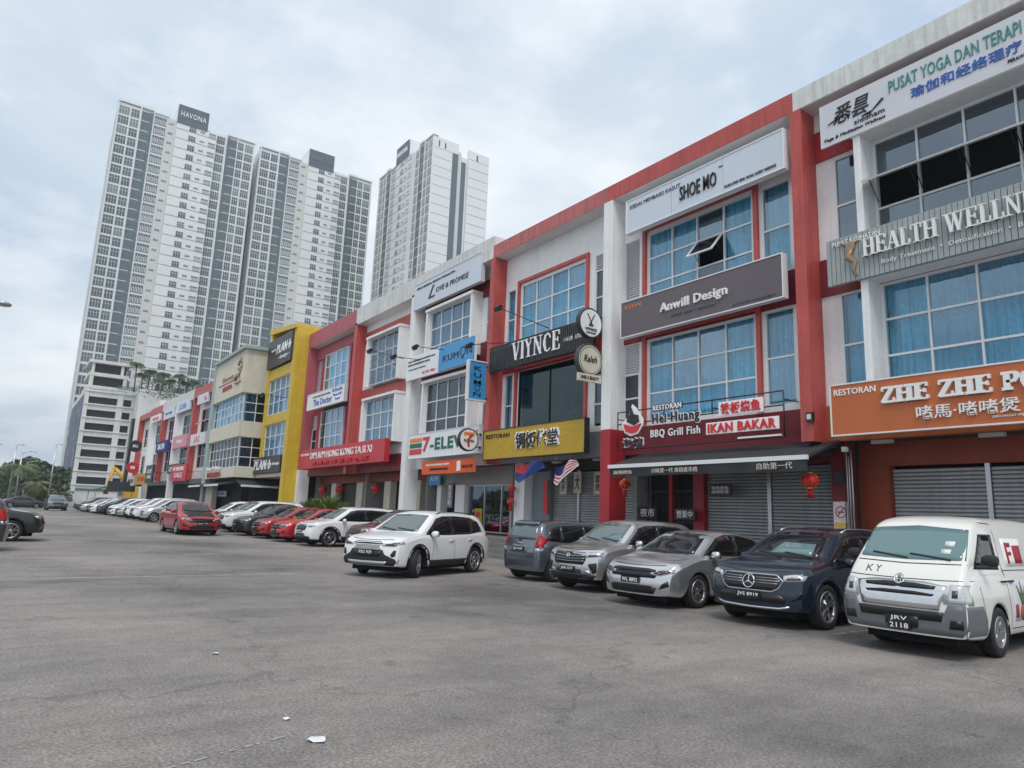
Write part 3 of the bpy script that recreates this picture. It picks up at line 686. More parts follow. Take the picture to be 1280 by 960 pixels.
def mercedes():
    P = [(0,.74),(.05,.98),(.16,1.12),(.55,1.45),(.90,1.57),(1.7,1.62),(2.4,1.60),(2.72,1.54),(3.45,1.09),(3.57,1.06),(4.05,1.0),(4.32,.93),(4.46,.84)]
    return suv_spec(paint='paint_navy', prof=P, wx=(.86,3.59), rw=.355, rim='twin', plate='JVS 8919', pz=.50, curve=(.24,.10,.05), dlo=[(.70,1.14),(.95,1.36),(1.4,1.46),(2.0,1.485),(2.45,1.46),(2.75,1.38),(3.28,1.02),(2.3,1.01),(1.2,1.04)], split=(1.15,2.05),
      rail_mat='steel', clad='paint_navy', glass='car_glass', wind=[(-.65,1.10),(0,1.085),(.65,1.10),(.50,1.49),(0,1.515),(-.50,1.49)], shade=[(-.30,1.12),(.52,1.13),(.44,1.32),(-.16,1.33)],
      parts=[('grille','grille_black',[('F',[(-.50,.645),(-.40,.59),(.40,.59),(.50,.645),(.55,.74),(.46,.82),(-.46,.82),(-.55,.74)])],.010,.06),
        ('grille_frame','steel',[('F',strip([(-.455,.83),(.46,.83),(.565,.745),(.50,.63),(.40,.575),(-.40,.575),(-.50,.63),(-.565,.745),(-.47,.826)],.016))],.014,.06),
        ('grille_bar','steel',[('F',strip([(-.52,.74),(-.13,.74)],.010)),('F',strip([(.13,.74),(.52,.74)],.010)),('F',strip([(-.50,.70),(-.13,.70)],.007)),('F',strip([(.13,.70),(.50,.70)],.007)),('F',strip([(-.50,.78),(-.13,.78)],.007)),('F',strip([(.13,.78),(.50,.78)],.007))],.014,.08),
        ('star_badge','chrome',[('F',ring(0,.71,.095,.112,0,359.5,22)),('F',[(-.012,.71),(.012,.71),(.004,.805),(-.004,.805)]),('F',[(.006,.72),(-.006,.70),(.080,.658),(.084,.664)]),('F',[(-.006,.72),(.006,.70),(-.080,.658),(-.084,.664)])],.024,.03),
        ('bumper_intake','grille_black',[('F',[(-.56,.40),(.56,.40),(.62,.46),(.50,.54),(-.50,.54),(-.62,.46)])],.008,.07),
        ('chrome_lip','chrome',[('F',strip([(-.66,.36),(-.5,.325),(0,.315),(.5,.325),(.66,.36)],.030))],.016,.07),
        ('bonnet_gap','gap_black',[('F',strip([(-.62,.90),(-.3,.875),(0,.87),(.3,.875),(.62,.90)],.008))],.003,.06)],
      pairs=[('headlight','lamp_clear','F',[(.56,.74),(.84,.76),(.86,.84),(.74,.86),(.56,.825)],.010),('lamp_inner','lamp_dark','F',[(.60,.76),(.80,.775),(.80,.81),(.62,.80)],.014),
        ('side_intake','grille_black','F',[(.68,.44),(.82,.50),(.84,.62),(.76,.56)],.008),('tail_light','lamp_red','L',[(.02,.95),(.36,.98),(.40,1.04),(.12,1.07)],.008)])
def myvi():
    P = [(0,.66),(.03,.94),(.07,1.06),(.20,1.40),(.34,1.49),(1.1,1.545),(1.8,1.54),(2.15,1.47),(2.86,1.04),(2.98,1.0),(3.35,.92),(3.58,.82),(3.69,.70)]
    return dict(name='parked_car', L=3.69, W=1.665, H=1.55, sill=.22, prof=P, belt=[(0,.92),(1,.96),(2.8,.93),(3.69,.68)], wx=(.62,3.06), rw=.295, rim='five', paint='paint_bluegrey', tum=.30,
      dlo=[(.36,1.02),(.48,1.32),(.8,1.40),(1.5,1.435),(1.95,1.42),(2.2,1.34),(2.74,.98),(1.6,.965),(.8,.985)], split=(.80,1.60), rcurve=(.12,.04), rglass='car_screen',
      wind=[(-.62,1.04),(.62,1.04),(.52,1.44),(-.52,1.44)], rear=[(-.60,1.03),(.60,1.03),(.50,1.39),(0,1.42),(-.50,1.39)],
      gaps=[[(2.55,.36),(2.50,.7),(2.55,.95)],[(1.60,.35),(1.60,.96)],[(.86,.72),(.80,.97)],[(2.55,.36),(1.05,.345)],[(1.05,.345),(.97,.60),(.86,.72)]], handles=[(1.75,.85),(.95,.87)],
      mirror=(2.50,1.0), plate='JJD 5049', pz=.45, rpz=.79, plates='FB',
      parts=[('grille','grille_black',[('F',[(-.40,.60),(.40,.60),(.44,.70),(-.44,.70)])],.009,.06),
        ('tailgate_gap','gap_black',[('B',strip([(-.62,1.02),(-.56,.64),(0,.62),(.56,.64),(.62,1.02)],.012)),('B',strip([(-.78,.60),(0,.585),(.78,.60)],.012)),('B',strip([(-.60,.40),(0,.39),(.60,.40)],.010))],.003,.07),
        ('plate_recess','paint_bluegrey',[('B',[(-.34,.70),(.34,.70),(.30,.90),(-.30,.90)])],.006,.07),
        ('rear_wiper','car_plastic',[('B',strip([(-.30,1.06),(.06,1.05)],.02)),('B',[(-.05,1.0),(.05,1.0),(.04,1.06),(-.04,1.06)])],.02,.07),
        ('rear_badge','chrome',[('B',[(-.12,.925),(.12,.925),(.10,.945),(-.10,.945)])],.012,.07),
        ('roof_spoiler','paint_bluegrey',[('B',[(-.52,1.40),(.52,1.40),(.46,1.47),(-.46,1.47)])],.05,.07)],
      pairs=[('headlight','lamp_clear','F',[(.46,.66),(.74,.72),(.74,.84),(.55,.78)],.010),('tail_light','lamp_red','B',[(.63,.84),(.78,.84),(.735,1.18),(.655,1.20),(.62,1.0)],.012),
        ('indicator_lamp','lamp_clear','B',[(.63,.74),(.785,.75),(.78,.83),(.63,.83)],.012)])
def van():
    P = [(0,.75),(.03,1.52),(.08,1.76),(.25,1.87),(1.8,1.91),(3.3,1.905),(3.62,1.865),(3.80,1.80),(4.30,1.30),(4.40,1.235),(4.60,1.10),(4.67,.98),(4.70,.86)]
    return dict(name='parked_van', L=4.70, W=1.70, H=1.9, sill=.26, prof=P, belt=[(0,1.12),(4.2,1.10),(4.7,.78)], wx=(.95,3.52), rw=.335, rim='steel', paint='paint_cream', tum=.155, nose=.05,
      dlo=[(3.20,1.16),(3.20,1.65),(3.66,1.65),(4.12,1.18)], split=(), wind=[(-.72,1.285),(0,1.265),(.72,1.285),(.64,1.70),(0,1.745),(-.64,1.70)], rear=[(-.6,1.2),(.6,1.2),(.55,1.7),(-.55,1.7)],
      gaps=[[(4.12,.95),(4.05,.55),(3.98,.38)],[(3.10,.36),(3.08,1.80)],[(3.08,1.80),(3.62,1.82)],[(1.62,.36),(1.60,1.80)],[(3.08,1.15),(1.62,1.14)],[(3.06,.36),(1.64,.36)]], handles=[(3.22,1.0),(2.95,1.0)], handle_mat='car_plastic',
      mirror=(3.98,1.30), mirror_mat='car_plastic', plate='JRV\n2118', pz=.44, curve=(.13,.10,.03), zn=(.60,.55), glass='sunshade', clad=None,
      parts=[('bumper','bumper_grey',[('F',[(-.76,.245),(.76,.245),(.79,.40),(.79,.72),(.60,.72),(.55,.60),(.50,.56),(-.50,.56),(-.55,.60),(-.60,.72),(-.79,.72),(-.79,.40)])],.010,.08),
        ('bumper_side','bumper_grey',[('L',[(1.68,.27),(2.22,.27),(2.22,.71),(1.80,.71),(1.68,.52)])],.010,.08),
        ('bumper_side','bumper_grey',[('R',[(1.68,.27),(2.22,.27),(2.22,.71),(1.80,.71),(1.68,.52)])],.010,.08),
        ('bumper_intake','grille_black',[('F',[(-.52,.50),(.52,.50),(.55,.62),(-.55,.62)])],.018,.07),
        ('chrome_grille','chrome',[('F',[(-.50,.64),(.50,.64),(.58,.95),(.30,.99),(-.30,.99),(-.58,.95)])],.014,.07),
        ('grille_slot','grille_black',[('F',[(-.44,.895),(.44,.895),(.46,.935),(.2,.96),(-.2,.96),(-.46,.935)]),('F',[(-.42,.81),(.42,.81),(.45,.84),(.2,.86),(-.2,.86),(-.45,.84)])],.022,.07),
        ('badge','chrome',[('F',ring(0,.995,.052,.068,0,359,18)),('F',[(p[0]*.5,.995+(p[1]-.915)*1.0) for p in ring(0,.915,.046,.062,0,359,16)]),('F',[(p[0]*.8,1.015+(p[1]-.915)*.45) for p in ring(0,.915,.045,.062,0,359,16)])],.03,.025),
        ('bonnet_gap','gap_black',[('F',strip([(-.80,1.03),(-.5,1.02),(0,1.015),(.5,1.02),(.80,1.03)],.010)),('F',strip([(-.74,1.235),(0,1.215),(.74,1.235)],.012))],.003,.06),
        ('windshield_sticker','paper',[('F',[(.42,1.46),(.54,1.46),(.54,1.53),(.42,1.53)]),('F',[(.40,1.36),(.52,1.36),(.52,1.42),(.40,1.42)])],.012,.06),
        ('bonnet_lettering','ink_grey',[('F',strip([(-.50,1.075),(-.50,1.165)],.016)),('F',strip([(-.49,1.115),(-.43,1.165)],.014)),('F',strip([(-.47,1.12),(-.42,1.075)],.014)),('F',strip([(-.37,1.165),(-.335,1.125)],.014)),('F',strip([(-.30,1.165),(-.335,1.125)],.014)),('F',strip([(-.335,1.12),(-.335,1.075)],.014))],.004,.06),('side_picture','board_silver',[('L',[(.62,.45),(.62,1.02),(-1.2,1.02),(-1.2,.45)])],.004,.12),('side_panel','ink_white',[('L',[(.52,1.2),(.52,1.60),(-.3,1.60),(-.3,1.2)])],.003,.1),('side_lettering','deep_red',[('L',[(.40,1.24),(.34,1.24),(.34,1.54),(.40,1.54)]),('L',[(.33,1.48),(.18,1.48),(.18,1.54),(.33,1.54)]),('L',[(.33,1.36),(.2,1.36),(.2,1.41),(.33,1.41)]),('L',[(.1,1.24),(-.2,1.24),(-.2,1.5),(.1,1.5)]),('L',[(.58,.5),(.46,.5),(.46,.68),(.58,.68)])],.011,.1),('side_plant','leaf_green',[('L',[(.30,.62),(.42,.95),(.28,.80),(.25,1.0),(.2,.8),(.08,.93),(.18,.62)])],.011,.1),('side_dish','terracotta',[('L',ring(.28,.56,.0,.11,0,359,14)),('L',ring(-.2,.62,.0,.16,0,359,14))],.012,.1),
        ('number_pad','plate_black',[('F',[(-.19,.30),(.23,.30),(.25,.53),(-.17,.53)])],.022,.08)],
      pairs=[('headlight','lamp_clear','F',[(.60,.735),(.79,.735),(.79,.975),(.62,.975)],.014),('headlight_side','lamp_clear','L',[(4.42,.73),(4.64,.73),(4.64,.95),(4.46,.97)],.013),('headlight_lens','lamp_dark','F',[(.645,.81),(.71,.81),(.71,.90),(.645,.90)],.019),
        ('bumper_vent','grille_black','F',[(.60,.42),(.76,.42),(.76,.53),(.62,.53)],.018)])
def plain(S):
    """a far car: fewer small parts"""
    S['gaps'] = []; S['handles'] = []; return S
# ================================================================== shop row
F, W = 16.3, 16.95                      # frame front and wall plane of the row (x)
GF = .75                                # arcade floor
def holes_wall(mb, yr, yl, z0, z1, X0, X1, holes):
    ys = sorted({yr, yl, *[v for h in holes for v in h[:2] if yr < v < yl]}); zs = sorted({z0, z1, *[v for h in holes for v in h[2:] if z0 < v < z1]})
    for a, b in zip(ys, ys[1:]):
        run = None
        for c, d in zip(zs, zs[1:]):
            ym, zm = (a+b)/2, (c+d)/2
            if any(h[0] < ym < h[1] and h[2] < zm < h[3] for h in holes):
                if run: mb.box(X0, X1, a, b, run[0], run[1]); run = None
            else: run = [run[0], d] if run else [c, d]
        if run: mb.box(X0, X1, a, b, run[0], run[1])
    return mb
PANES = {}
def pane_mesh(w, h, mt):
    k = (round(w, 2), round(h, 2), mt)
    if k not in PANES: mb = MB(); mb.box(-.003, .003, -w/2, w/2, -h/2, h/2); PANES[k] = mb.data('pane', mt)
    return PANES[k]
def curtain_mb(mb, yl, yr, z0, z1, X, pitch=.15, amp=.05):
    n = int((yl-yr)/pitch*6); b = len(mb.v); ph = random.random()*6
    for i in range(n+1):
        y = yr+(yl-yr)*i/n; x = X+amp*math.sin(y/pitch*6.283+ph+.6*math.sin(y*3))+.012*math.sin(y*17)
        mb.v += [(x, y, z0), (x, y, z1)]
    for i in range(n): a = b+2*i; mb.f.append((a, a+2, a+3, a+1)); mb.mi.append(mb.m); mb.sm.append(True)
def window(root, yr, yl, z0, z1, X, cols, rows, pm='pane_blue', curt='curtain_cloth', fm='frame_white', fw=.045, skip=(), gaps=(), name='window', label=None, low=False):
    """a window part (frame) with its panes and curtains as sub-parts; skip = cells left open"""
    mb = MB(); dy = (yl-yr)/cols; dz = (z1-z0)/rows
    mb.box(X-.05, X+.06, yr, yl, z0, z0+fw); mb.box(X-.05, X+.06, yr, yl, z1-fw, z1)
    mb.box(X-.052, X+.062, yr, yr+fw, z0+fw, z1-fw); mb.box(X-.052, X+.062, yl-fw, yl, z0+fw, z1-fw)
    for i in range(1, cols): mb.box(X-.048, X+.05, yr+i*dy-fw/2, yr+i*dy+fw/2, z0+fw, z1-fw)
    for j in range(1, rows): mb.box(X-.035, X+.045, yr+fw, yl-fw, z0+j*dz-fw*.62, z0+j*dz+fw*.62)
    w = part(name, mb, fm, root, label)
    me = pane_mesh(dy-.01, dz-.01, pm)
    for i in range(cols):
        for j in range(rows):
            if (i, j) in skip: continue
            inst('pane', me if pm != 'pane_blue' or random.random() > .3 else pane_mesh(dy-.01, dz-.01, 'pane_blue_b'), w, (X, yr+(i+.5)*dy, z0+(j+.5)*dz), (0, random.uniform(-.006, .006), random.uniform(-.008, .008)))
    if curt:
        c = MB(); segs = [(yr+.05, yl-.05)]
        for g in gaps: segs = [s for a, b in segs for s in ((a, min(b, g[0])), (max(a, g[1]), b)) if s[1]-s[0] > .1]
        for a, b in segs: curtain_mb(c, b, a, z0-.05, z1+.05, X+.17)
        part('curtain', c, curt, w)
    return w
def louvre(root, yr, yl, z0, z1, X, n=None, mt='louvre_grey'):
    mb = MB(); n = n or max(3, int((z1-z0)/.085))
    for i in range(n):
        z = z0+(z1-z0)*(i+.5)/n; h = (z1-z0)/n
        mb.prism([(X, z-h*.42), (X+.012, z-h*.46), (X+.085, z+h*.40), (X+.07, z+h*.44)], yr, yl)
    mb.box(X+.10, X+.12, yr, yl, z0, z1)
    return part('louvre', mb, mt, root, kind='stuff')
def roller(root, yr, yl, z0, z1, X, mt='shutter_grey', pitch=.095, label=None):
    mb = MB(); n = int((z1-z0)/pitch)
    for i in range(n):
        z = z0+i*pitch; mb.prism([(X+.05, z), (X, z+pitch*.18), (X, z+pitch*.72), (X+.03, z+pitch*.98), (X+.05, z+pitch*.98)], yr, yl)
    return part('roller_shutter', mb, mt, root, label, kind='stuff')
SPLIT = {'pillar', 'door_pier', 'corner_pier', 'column', 'pier', 'shutter_guide', 'folding_door', 'arcade_column', 'canopy_edge', 'post', 'wall_band', 'track', 'stripe', 'bracket', 'dark_column', 'upper_deck', 'arm', 'end_wall_strip', 'roof_parapet', 'planter'}
def bx(root, name, mt, *boxes, label=None, kind=None):
    if name in SPLIT and len(boxes) > 1:
        for b in boxes[1:]: bx(root, name, mt, b, label=label, kind=kind)
        boxes = boxes[:1]
    mb = MB()
    for b in boxes: mb.box(*b)
    return part(name, mb, mt, root, label, kind=kind)
def awning_window(root, y, z, w, h, X, ang, pm='pane_dark', fm='frame_white'):
    """a top-hung sash swung outwards"""
    mb = MB(); t = .065
    o = bpy.data.objects.new('open_sash', None)
    for (a, b, c, d) in ((-w/2, w/2, -t, 0), (-w/2, w/2, -h, -h+t), (-w/2, -w/2+t, -h+t, -t), (w/2-t, w/2, -h+t, -t)): mb.box(-.03, .012, a, b, c, d)
    mb.m = 1; mb.box(-.010, -.004, -w/2+t, w/2-t, -h+t, -t)
    mb.m = 2
    A = R(ang); M_ = Matrix.Translation((X, y, z)) @ Matrix.Rotation(A, 4, 'Y')
    mb.v = [tuple(M_ @ Vector(v)) for v in mb.v]
    for s in (-1, 1):
        p = M_ @ Vector((0, s*(w/2-.03), -h*.55)); mb.tube([p, (X, y+s*(w/2-.03), z-h*.80)], .013, 4)
    return part('open_sash', mb, [fm, pm, 'black_metal'], root)
def pillar(root, yc, z0, z1, mt, w=.36, X0=None, X1=None):
    return bx(root, 'pillar', mt, ((X0 or F), (X1 or W+.1), yc-w/2, yc+w/2, z0, z1))
def shop(label, yr, yl, mir, col, top='beam_red', upper='recess', **k):
    """one three-storey shop unit between yr (near) and yl (far). mir False: party pier (white side) at yl, True: at yr"""
    root = thing('shophouse', label, 'shophouse', (F, yl, 0), k.get('group'))
    Y = (lambda s: yl-s) if not mir else (lambda s: yr+s)     # s measured from the white pillar side
    def span(a, b): p, q = Y(a), Y(b); return (min(p, q), max(p, q))
    bw = yl-yr; wn = k.get('win', (1.45, 5.60)); sd_ = k.get('side', (bw-1.68, bw-.72)); lv = k.get('lou', (.25, .98))
    WX = k.get('WX', W+.05); ups = k.get('ups', (8.66, 11.38)); low = k.get('low', (4.86, 7.58)); cols = k.get('cols', 4)
    tz = k.get('tz', 13.48); pm = k.get('pm', 'pane_blue'); cu = k.get('curt', 'curtain_cloth'); pm2 = k.get('pm2', pm); cu2 = k.get('curt2', cu)
    wm = k.get('wall', 'white_paint'); a, b = span(*wn); c, d = span(*sd_); e, f = span(*lv)
    H_ = [(a, b, ups[0], ups[1]), (a, b, low[0], low[1]), (c, d, ups[0], ups[1]), (c, d, low[0], low[1]), (e, f, ups[0], ups[1]), (e, f, low[0], low[1])]
    mb = MB(); holes_wall(mb, yr, yl, 4.70, 12.95, W, W+.22, H_); part('wall', mb, wm, root)
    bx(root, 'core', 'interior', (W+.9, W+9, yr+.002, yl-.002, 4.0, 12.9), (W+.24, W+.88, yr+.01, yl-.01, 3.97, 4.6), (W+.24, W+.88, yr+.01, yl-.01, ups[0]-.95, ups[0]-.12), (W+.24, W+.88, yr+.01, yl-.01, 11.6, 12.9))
    bx(root, 'roof', 'roof_white', (W+.25, W+9, yr, yl, 12.95, 13.1))
    # windows
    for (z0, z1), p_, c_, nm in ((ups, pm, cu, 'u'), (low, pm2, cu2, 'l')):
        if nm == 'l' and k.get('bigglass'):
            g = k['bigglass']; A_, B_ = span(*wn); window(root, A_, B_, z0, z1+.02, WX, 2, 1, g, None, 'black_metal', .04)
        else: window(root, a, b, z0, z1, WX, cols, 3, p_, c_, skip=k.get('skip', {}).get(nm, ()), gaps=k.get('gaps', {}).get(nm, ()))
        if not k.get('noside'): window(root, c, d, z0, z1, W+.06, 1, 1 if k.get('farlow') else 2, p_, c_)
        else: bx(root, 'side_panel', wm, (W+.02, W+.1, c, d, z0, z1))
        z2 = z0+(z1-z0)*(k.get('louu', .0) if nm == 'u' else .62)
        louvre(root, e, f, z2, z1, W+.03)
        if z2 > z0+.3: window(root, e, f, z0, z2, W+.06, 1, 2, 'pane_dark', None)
    # surrounds
    sm_ = k.get('surround')
    if sm_:
        t = .16; X0 = k.get('SX', W-.10); depth_end = W+.001
        for z0, z1 in (ups, low):
            if sm_ == 'box':       # white box frame standing out round the window
                X0b = F+.05; fb = [(X0b, depth_end, a-.20, a-.02, z0-.1, z1+.02), (X0b, depth_end, b+.02, b+.20, z0-.1, z1+.02), (X0b-.04, depth_end, a-.24, b+.24, z1+.022, z1+.16)]
                bx(root, 'window_hood', 'white_paint', *fb)
            else: bx(root, 'window_surround', sm_, (X0, depth_end, a-.22, a-.08, z0-.1, z1+.10), (X0, depth_end, b+.08, b+.22, z0-.1, z1+.10), (X0-.003, depth_end, a-.22, b+.22, z1+.102, z1+.24))
    for z0, z1, m_, *yy in k.get('bands', []):
        p, q = (yy if yy else (yr+.02, yl-.02)); bx(root, 'wall_band', m_, (W-.045, W-.001, p, q, z0, z1))
    # frame
    tc_ = k.get('top_mat', 'red_paint')
    bx(root, 'roof_beam', tc_, (F, W+.18, yr, yl, 12.90, tz)); bx(root, 'soffit', 'soffit_paint', (F+.02, W-.001, yr+.02, yl-.02, 12.885, 12.899))
    # arcade
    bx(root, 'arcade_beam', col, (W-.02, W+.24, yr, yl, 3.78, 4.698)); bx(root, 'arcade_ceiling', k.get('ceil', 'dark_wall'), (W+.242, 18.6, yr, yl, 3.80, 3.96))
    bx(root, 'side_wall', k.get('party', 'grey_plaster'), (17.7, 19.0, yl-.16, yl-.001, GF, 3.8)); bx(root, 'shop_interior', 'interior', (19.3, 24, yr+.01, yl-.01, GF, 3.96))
    return root
P_ = [2.65, 10.2, 17.65, 25.05, 32.6, 40.3, 47.9]
# --- unit 0: yoga / claypot restaurant (runs out of the picture on the right)
u0 = shop('white shophouse unit at the right edge with open awning windows and orange ground floor band', P_[0], P_[1], True, 'orange_paint', top_mat='roof_white', tz=13.48,
    win=(7.55-1.80-4.2, 7.55-1.80), side=(7.55-1.55, 7.55-.72), cols=4, surround='box', SX=F, bands=[(11.45, 12.34, 'deep_red'), (7.60, 8.62, 'maroon_paint')], skip={'u': ((3, 1), (2, 1), (1, 1), (0, 1))}, curt=None, pm='pane_sky', pm2='pane_blue', curt2='curtain_cloth')
for q in range(4): awning_window(u0, 8.38-.525-q*1.05, 10.46, 1.02, .90, W+.0, 62)
bx(u0, 'pillar', 'red_paint', (F, W+.1, 9.98, 10.32, 3.74, 12.9))
bx(u0, 'pillar', 'maroon_paint', (17.3, 17.75, 9.75, 10.15, GF, 3.8), label='dark maroon inner pier with a smoking notice and grey pipes')
bx(u0, 'lintel', 'rust_paint', (17.95, 18.3, 2.7, 9.75, 3.2, 3.8)); bx(u0, 'door_pier', 'rust_paint', (17.9, 18.2, 8.97, 9.75, GF, 3.2), label='orange painted pier beside the shutters')
for a, b in ((6.88, 8.95), (4.75, 6.76), (2.7, 4.65)): roller(u0, a, b, GF, 3.19, 18.06, label='closed grey roller shutter')
bx(u0, 'shutter_guide', 'steel', (18.0, 18.12, 6.77, 6.87, GF, 3.195), (18.0, 18.12, 4.66, 4.74, GF, 3.195))
mb = MB()
for i, (y, z) in enumerate(((9.70, 3.5), (9.63, 3.4), (9.55, 3.55))): mb.tube([(17.25-.02*i, y, GF), (17.25-.02*i, y, z), (17.5, y+.3, z+.12), (17.6, y+1.0, z+.14)], .022, 6)
part('drain_pipe', mb, 'steel', u0)
# --- unit 1: shoe shop / design office / grill restaurant
u1 = shop('white shophouse unit with red frame between red pillar and white pillar with blue curtained windows', P_[1], P_[2], False, 'maroon_paint', top_mat='red_paint', tz=13.48,
    win=(1.42, 5.60), side=(5.92, 6.85), surround='red_paint', bands=[(7.62, 8.62, 'maroon_paint')], skip={'u': ((1, 1),)}, gaps={'u': ((13.1, 14.2),)})
awning_window(u1, 12.05+1.045*1.5, 10.45, 1.0, .86, W, 40)
pillar(u1, 17.60, 4.62, 12.9, 'white_paint', .46); pillar(u1, 17.60, .2, 4.62, 'deep_red', .465)
for a, b in ((10.36, 12.42), (12.56, 14.75)): roller(u1, a, b, GF, 3.33, 18.06, label='closed dark roller shutter')
bx(u1, 'shutter_guide', 'steel', (18.0, 18.12, 12.43, 12.55, GF, 3.335)); bx(u1, 'lintel', 'maroon_paint', (17.95, 18.3, 10.2, 17.6, 3.34, 3.8))
bx(u1, 'door_pier', 'deep_red', (17.9, 18.2, 14.78, 15.2, GF, 3.34))
mb = MB()
for i in range(13): mb.tube([(18.1, 15.3+i*.17, GF), (18.1, 15.3+i*.17, 3.3)], .016, 5)
for z in (1.6, 2.6): mb.box(18.08, 18.12, 15.26, 17.5, z, z+.04)
part('folding_grille', mb, 'dark_grey_metal', u1); bx(u1, 'door_recess', 'interior', (18.4, 18.7, 15.2, 17.6, GF, 3.34)); bx(u1, 'door_post', 'deep_red', (17.98, 18.2, 16.15, 16.3, GF, 3.3))
# --- unit 2
u2 = shop('white shophouse unit with red window surround and a large dark green display window', P_[2], P_[3], True, 'grey_paint', top_mat='faded_red', tz=13.48,
    win=(1.85, 6.0), side=(6.45, 7.05), lou=(.35, 1.3), louu=.78, surround='red_paint', bands=[(7.62, 8.66, 'deep_red')], bigglass='pane_green', curt='curtain_cloth')
bx(u2, 'pillar', 'red_paint', (F, W+.1, 24.86, 25.22, 3.74, 12.9))
for a, b in ((17.85, 20.85), (20.98, 22.5)): roller(u2, a, b, GF, 3.45, 18.06, 'shutter_grey', label='closed grey roller shutter with hanging boards')
bx(u2, 'lintel', 'dark_wall', (17.95, 18.3, 17.8, 23.7, 3.46, 3.8)); bx(u2, 'shutter_guide', 'steel', (18.0, 18.12, 20.86, 20.97, GF, 3.455))
bx(u2, 'door_pier', 'tower_blue', (17.9, 18.2, 22.55, 23.7, GF, 3.455), label='blue grey pier beside the shutters')
bx(u2, 'pillar', 'white_paint', (17.5, 18.1, 23.75, 24.45, GF, 3.8), label='white inner pier with two small lanterns')
mb = MB()        # plants behind the display window
rnd = random.Random(3)
for y, h in ((19.6+.9, 1.3), (22.5, 1.0), (23.0, .8)):
    for i in range(26):
        a = rnd.uniform(0, 6.28); r = rnd.uniform(.05, .28); z = 4.95+rnd.uniform(.1, h); p = Vector((17.35+r*math.cos(a)*.6, y+r*math.sin(a), z)); q = Vector((math.cos(a)*.06, math.sin(a)*.14, .12))
        s_ = Vector((-math.sin(a), math.cos(a), 0))*.05; mb.q(p-q+s_*0, p+s_, p+q, p-s_)
part('display_plant', mb, 'leaf_bright', u2)
# --- unit 3
u3 = shop('white shophouse unit with white window boxes between white pillar and red pillar', P_[3], P_[4], False, 'white_paint', top_mat='roof_white', tz=13.95,
    WX=16.62, win=(1.60, 5.68), side=(6.2, 6.95), surround='box', bands=[(11.55, 12.35, 'maroon_paint'), (7.75, 9.4, 'maroon_paint')], ups=(8.95, 11.68), low=(5.15, 7.95), pm='pane_grey', curt='curtain_grey', pm2='pane_dark', curt2=None)
pillar(u3, 32.6, .2, 13.0, 'white_paint', .50, F, W+.1)
bx(u3, 'lintel', 'grey_plaster', (17.9, 18.3, 24.47, 32.5, 3.0, 3.8))
sw = window(u3, 24.75, 28.9, GF+.08, 3.0, 18.05, 3, 1, 'pane_clear', None, 'steel', .06, name='shop_window')
bx(u3, 'door_pier', 'white_paint', (17.8, 18.2, 28.95, 29.8, GF, 3.0), (17.8, 18.2, 31.2, 31.6, GF, 3.0)); rnd = random.Random(4)
for j in range(3):
    bx(u3, 'shop_shelf', 'steel', (18.8, 19.2, 25.0, 28.7, 1.25+j*.55, 1.29+j*.55)); mb = MB()
    for i in range(24):
        mb.m = rnd.randrange(5); y = 25.05+i*.15; mb.box(18.82, 18.95, y, y+.11, 1.291+j*.55, 1.291+j*.55+rnd.uniform(.16, .40))
    part('goods', mb, ['board_red', 'board_gold', 'ink_white', 'board_blue', 'leaf_green'], u3, kind='stuff')
# --- unit 4
u4 = shop('white shophouse unit with red bands between its windows and lattice grilles', P_[4], P_[5], True, 'maroon_paint', top_mat='roof_white', tz=13.95,
    WX=16.62, win=(1.75, 5.75), side=(6.3, 6.95), surround='box', bands=[(11.75, 12.42, 'red_paint'), (7.95, 8.80, 'red_paint')], ups=(8.83, 11.60), low=(5.4, 7.88), pm='pane_grey', pm2='pane_grey', curt='curtain_grey', curt2='curtain_cloth')
bx(u4, 'pillar', 'red_paint', (F, W+.1, 40.08, 40.5, 3.74, 13.0))
mb = MB()
for j in range(9):
    for s in (-1, 1): mb.tube([(16.52, 34.55, 8.9+j*.5-(1.6 if s > 0 else 0)), (16.52, 38.3, 8.9+j*.5-(1.6 if s < 0 else 0))], .012, 3)
mb.v = [(x, y, min(max(z, 8.9), 11.5)) for x, y, z in mb.v]; part('window_grille', mb, 'steel', u4)
# --- unit 5 crimson
u5 = shop('crimson painted shophouse unit beside the yellow building', P_[5], P_[6]+.9, False, 'maroon_paint', top_mat='pink_red', tz=13.9, wall='crimson_paint',
    WX=16.75, win=(2.6, 6.5), side=(7.0, 7.6), lou=(.4, 1.3), noside=True, surround='crimson_paint', bands=[(11.95, 12.8, 'pink_red')], ups=(9.3, 12.0), low=(5.4, 8.05), pm='pane_blue', curt='blind_white', pm2='pane_grey', curt2='blind_white')
bx(u5, 'window_surround', 'black_metal', (W-.25, W+.02, 41.1, 41.45, 5.2, 8.3), (W-.25, W+.02, 45.5, 45.75, 5.2, 8.3), (W-.251, W+.02, 41.451, 45.499, 8.1, 8.3))
bx(u5, 'pillar', 'pink_red', (F, W+.1, 48.45, 48.8, 4.2, 12.9)); bx(u5, 'pillar', 'white_paint', (F-.02, W+.12, 48.42, 48.83, .2, 4.2))
for u, a, b in ((u4, 33.0, 40.2), (u5, 40.5, 48.4)):
    bx(u, 'lintel', 'rust_paint', (17.9, 18.3, a, b, 3.3, 3.8)); bx(u, 'door_pier', 'cream_paint', (17.8, 18.2, a+.4, a+1.3, GF, 3.3), (17.8, 18.2, b-3.2, b-2.4, GF, 3.3))
    bx(u, 'folding_door', 'dark_grey_metal', *[(18.3, 18.36, a+1.5+i*.42, a+1.86+i*.42, GF, 3.25) for i in range(7)])
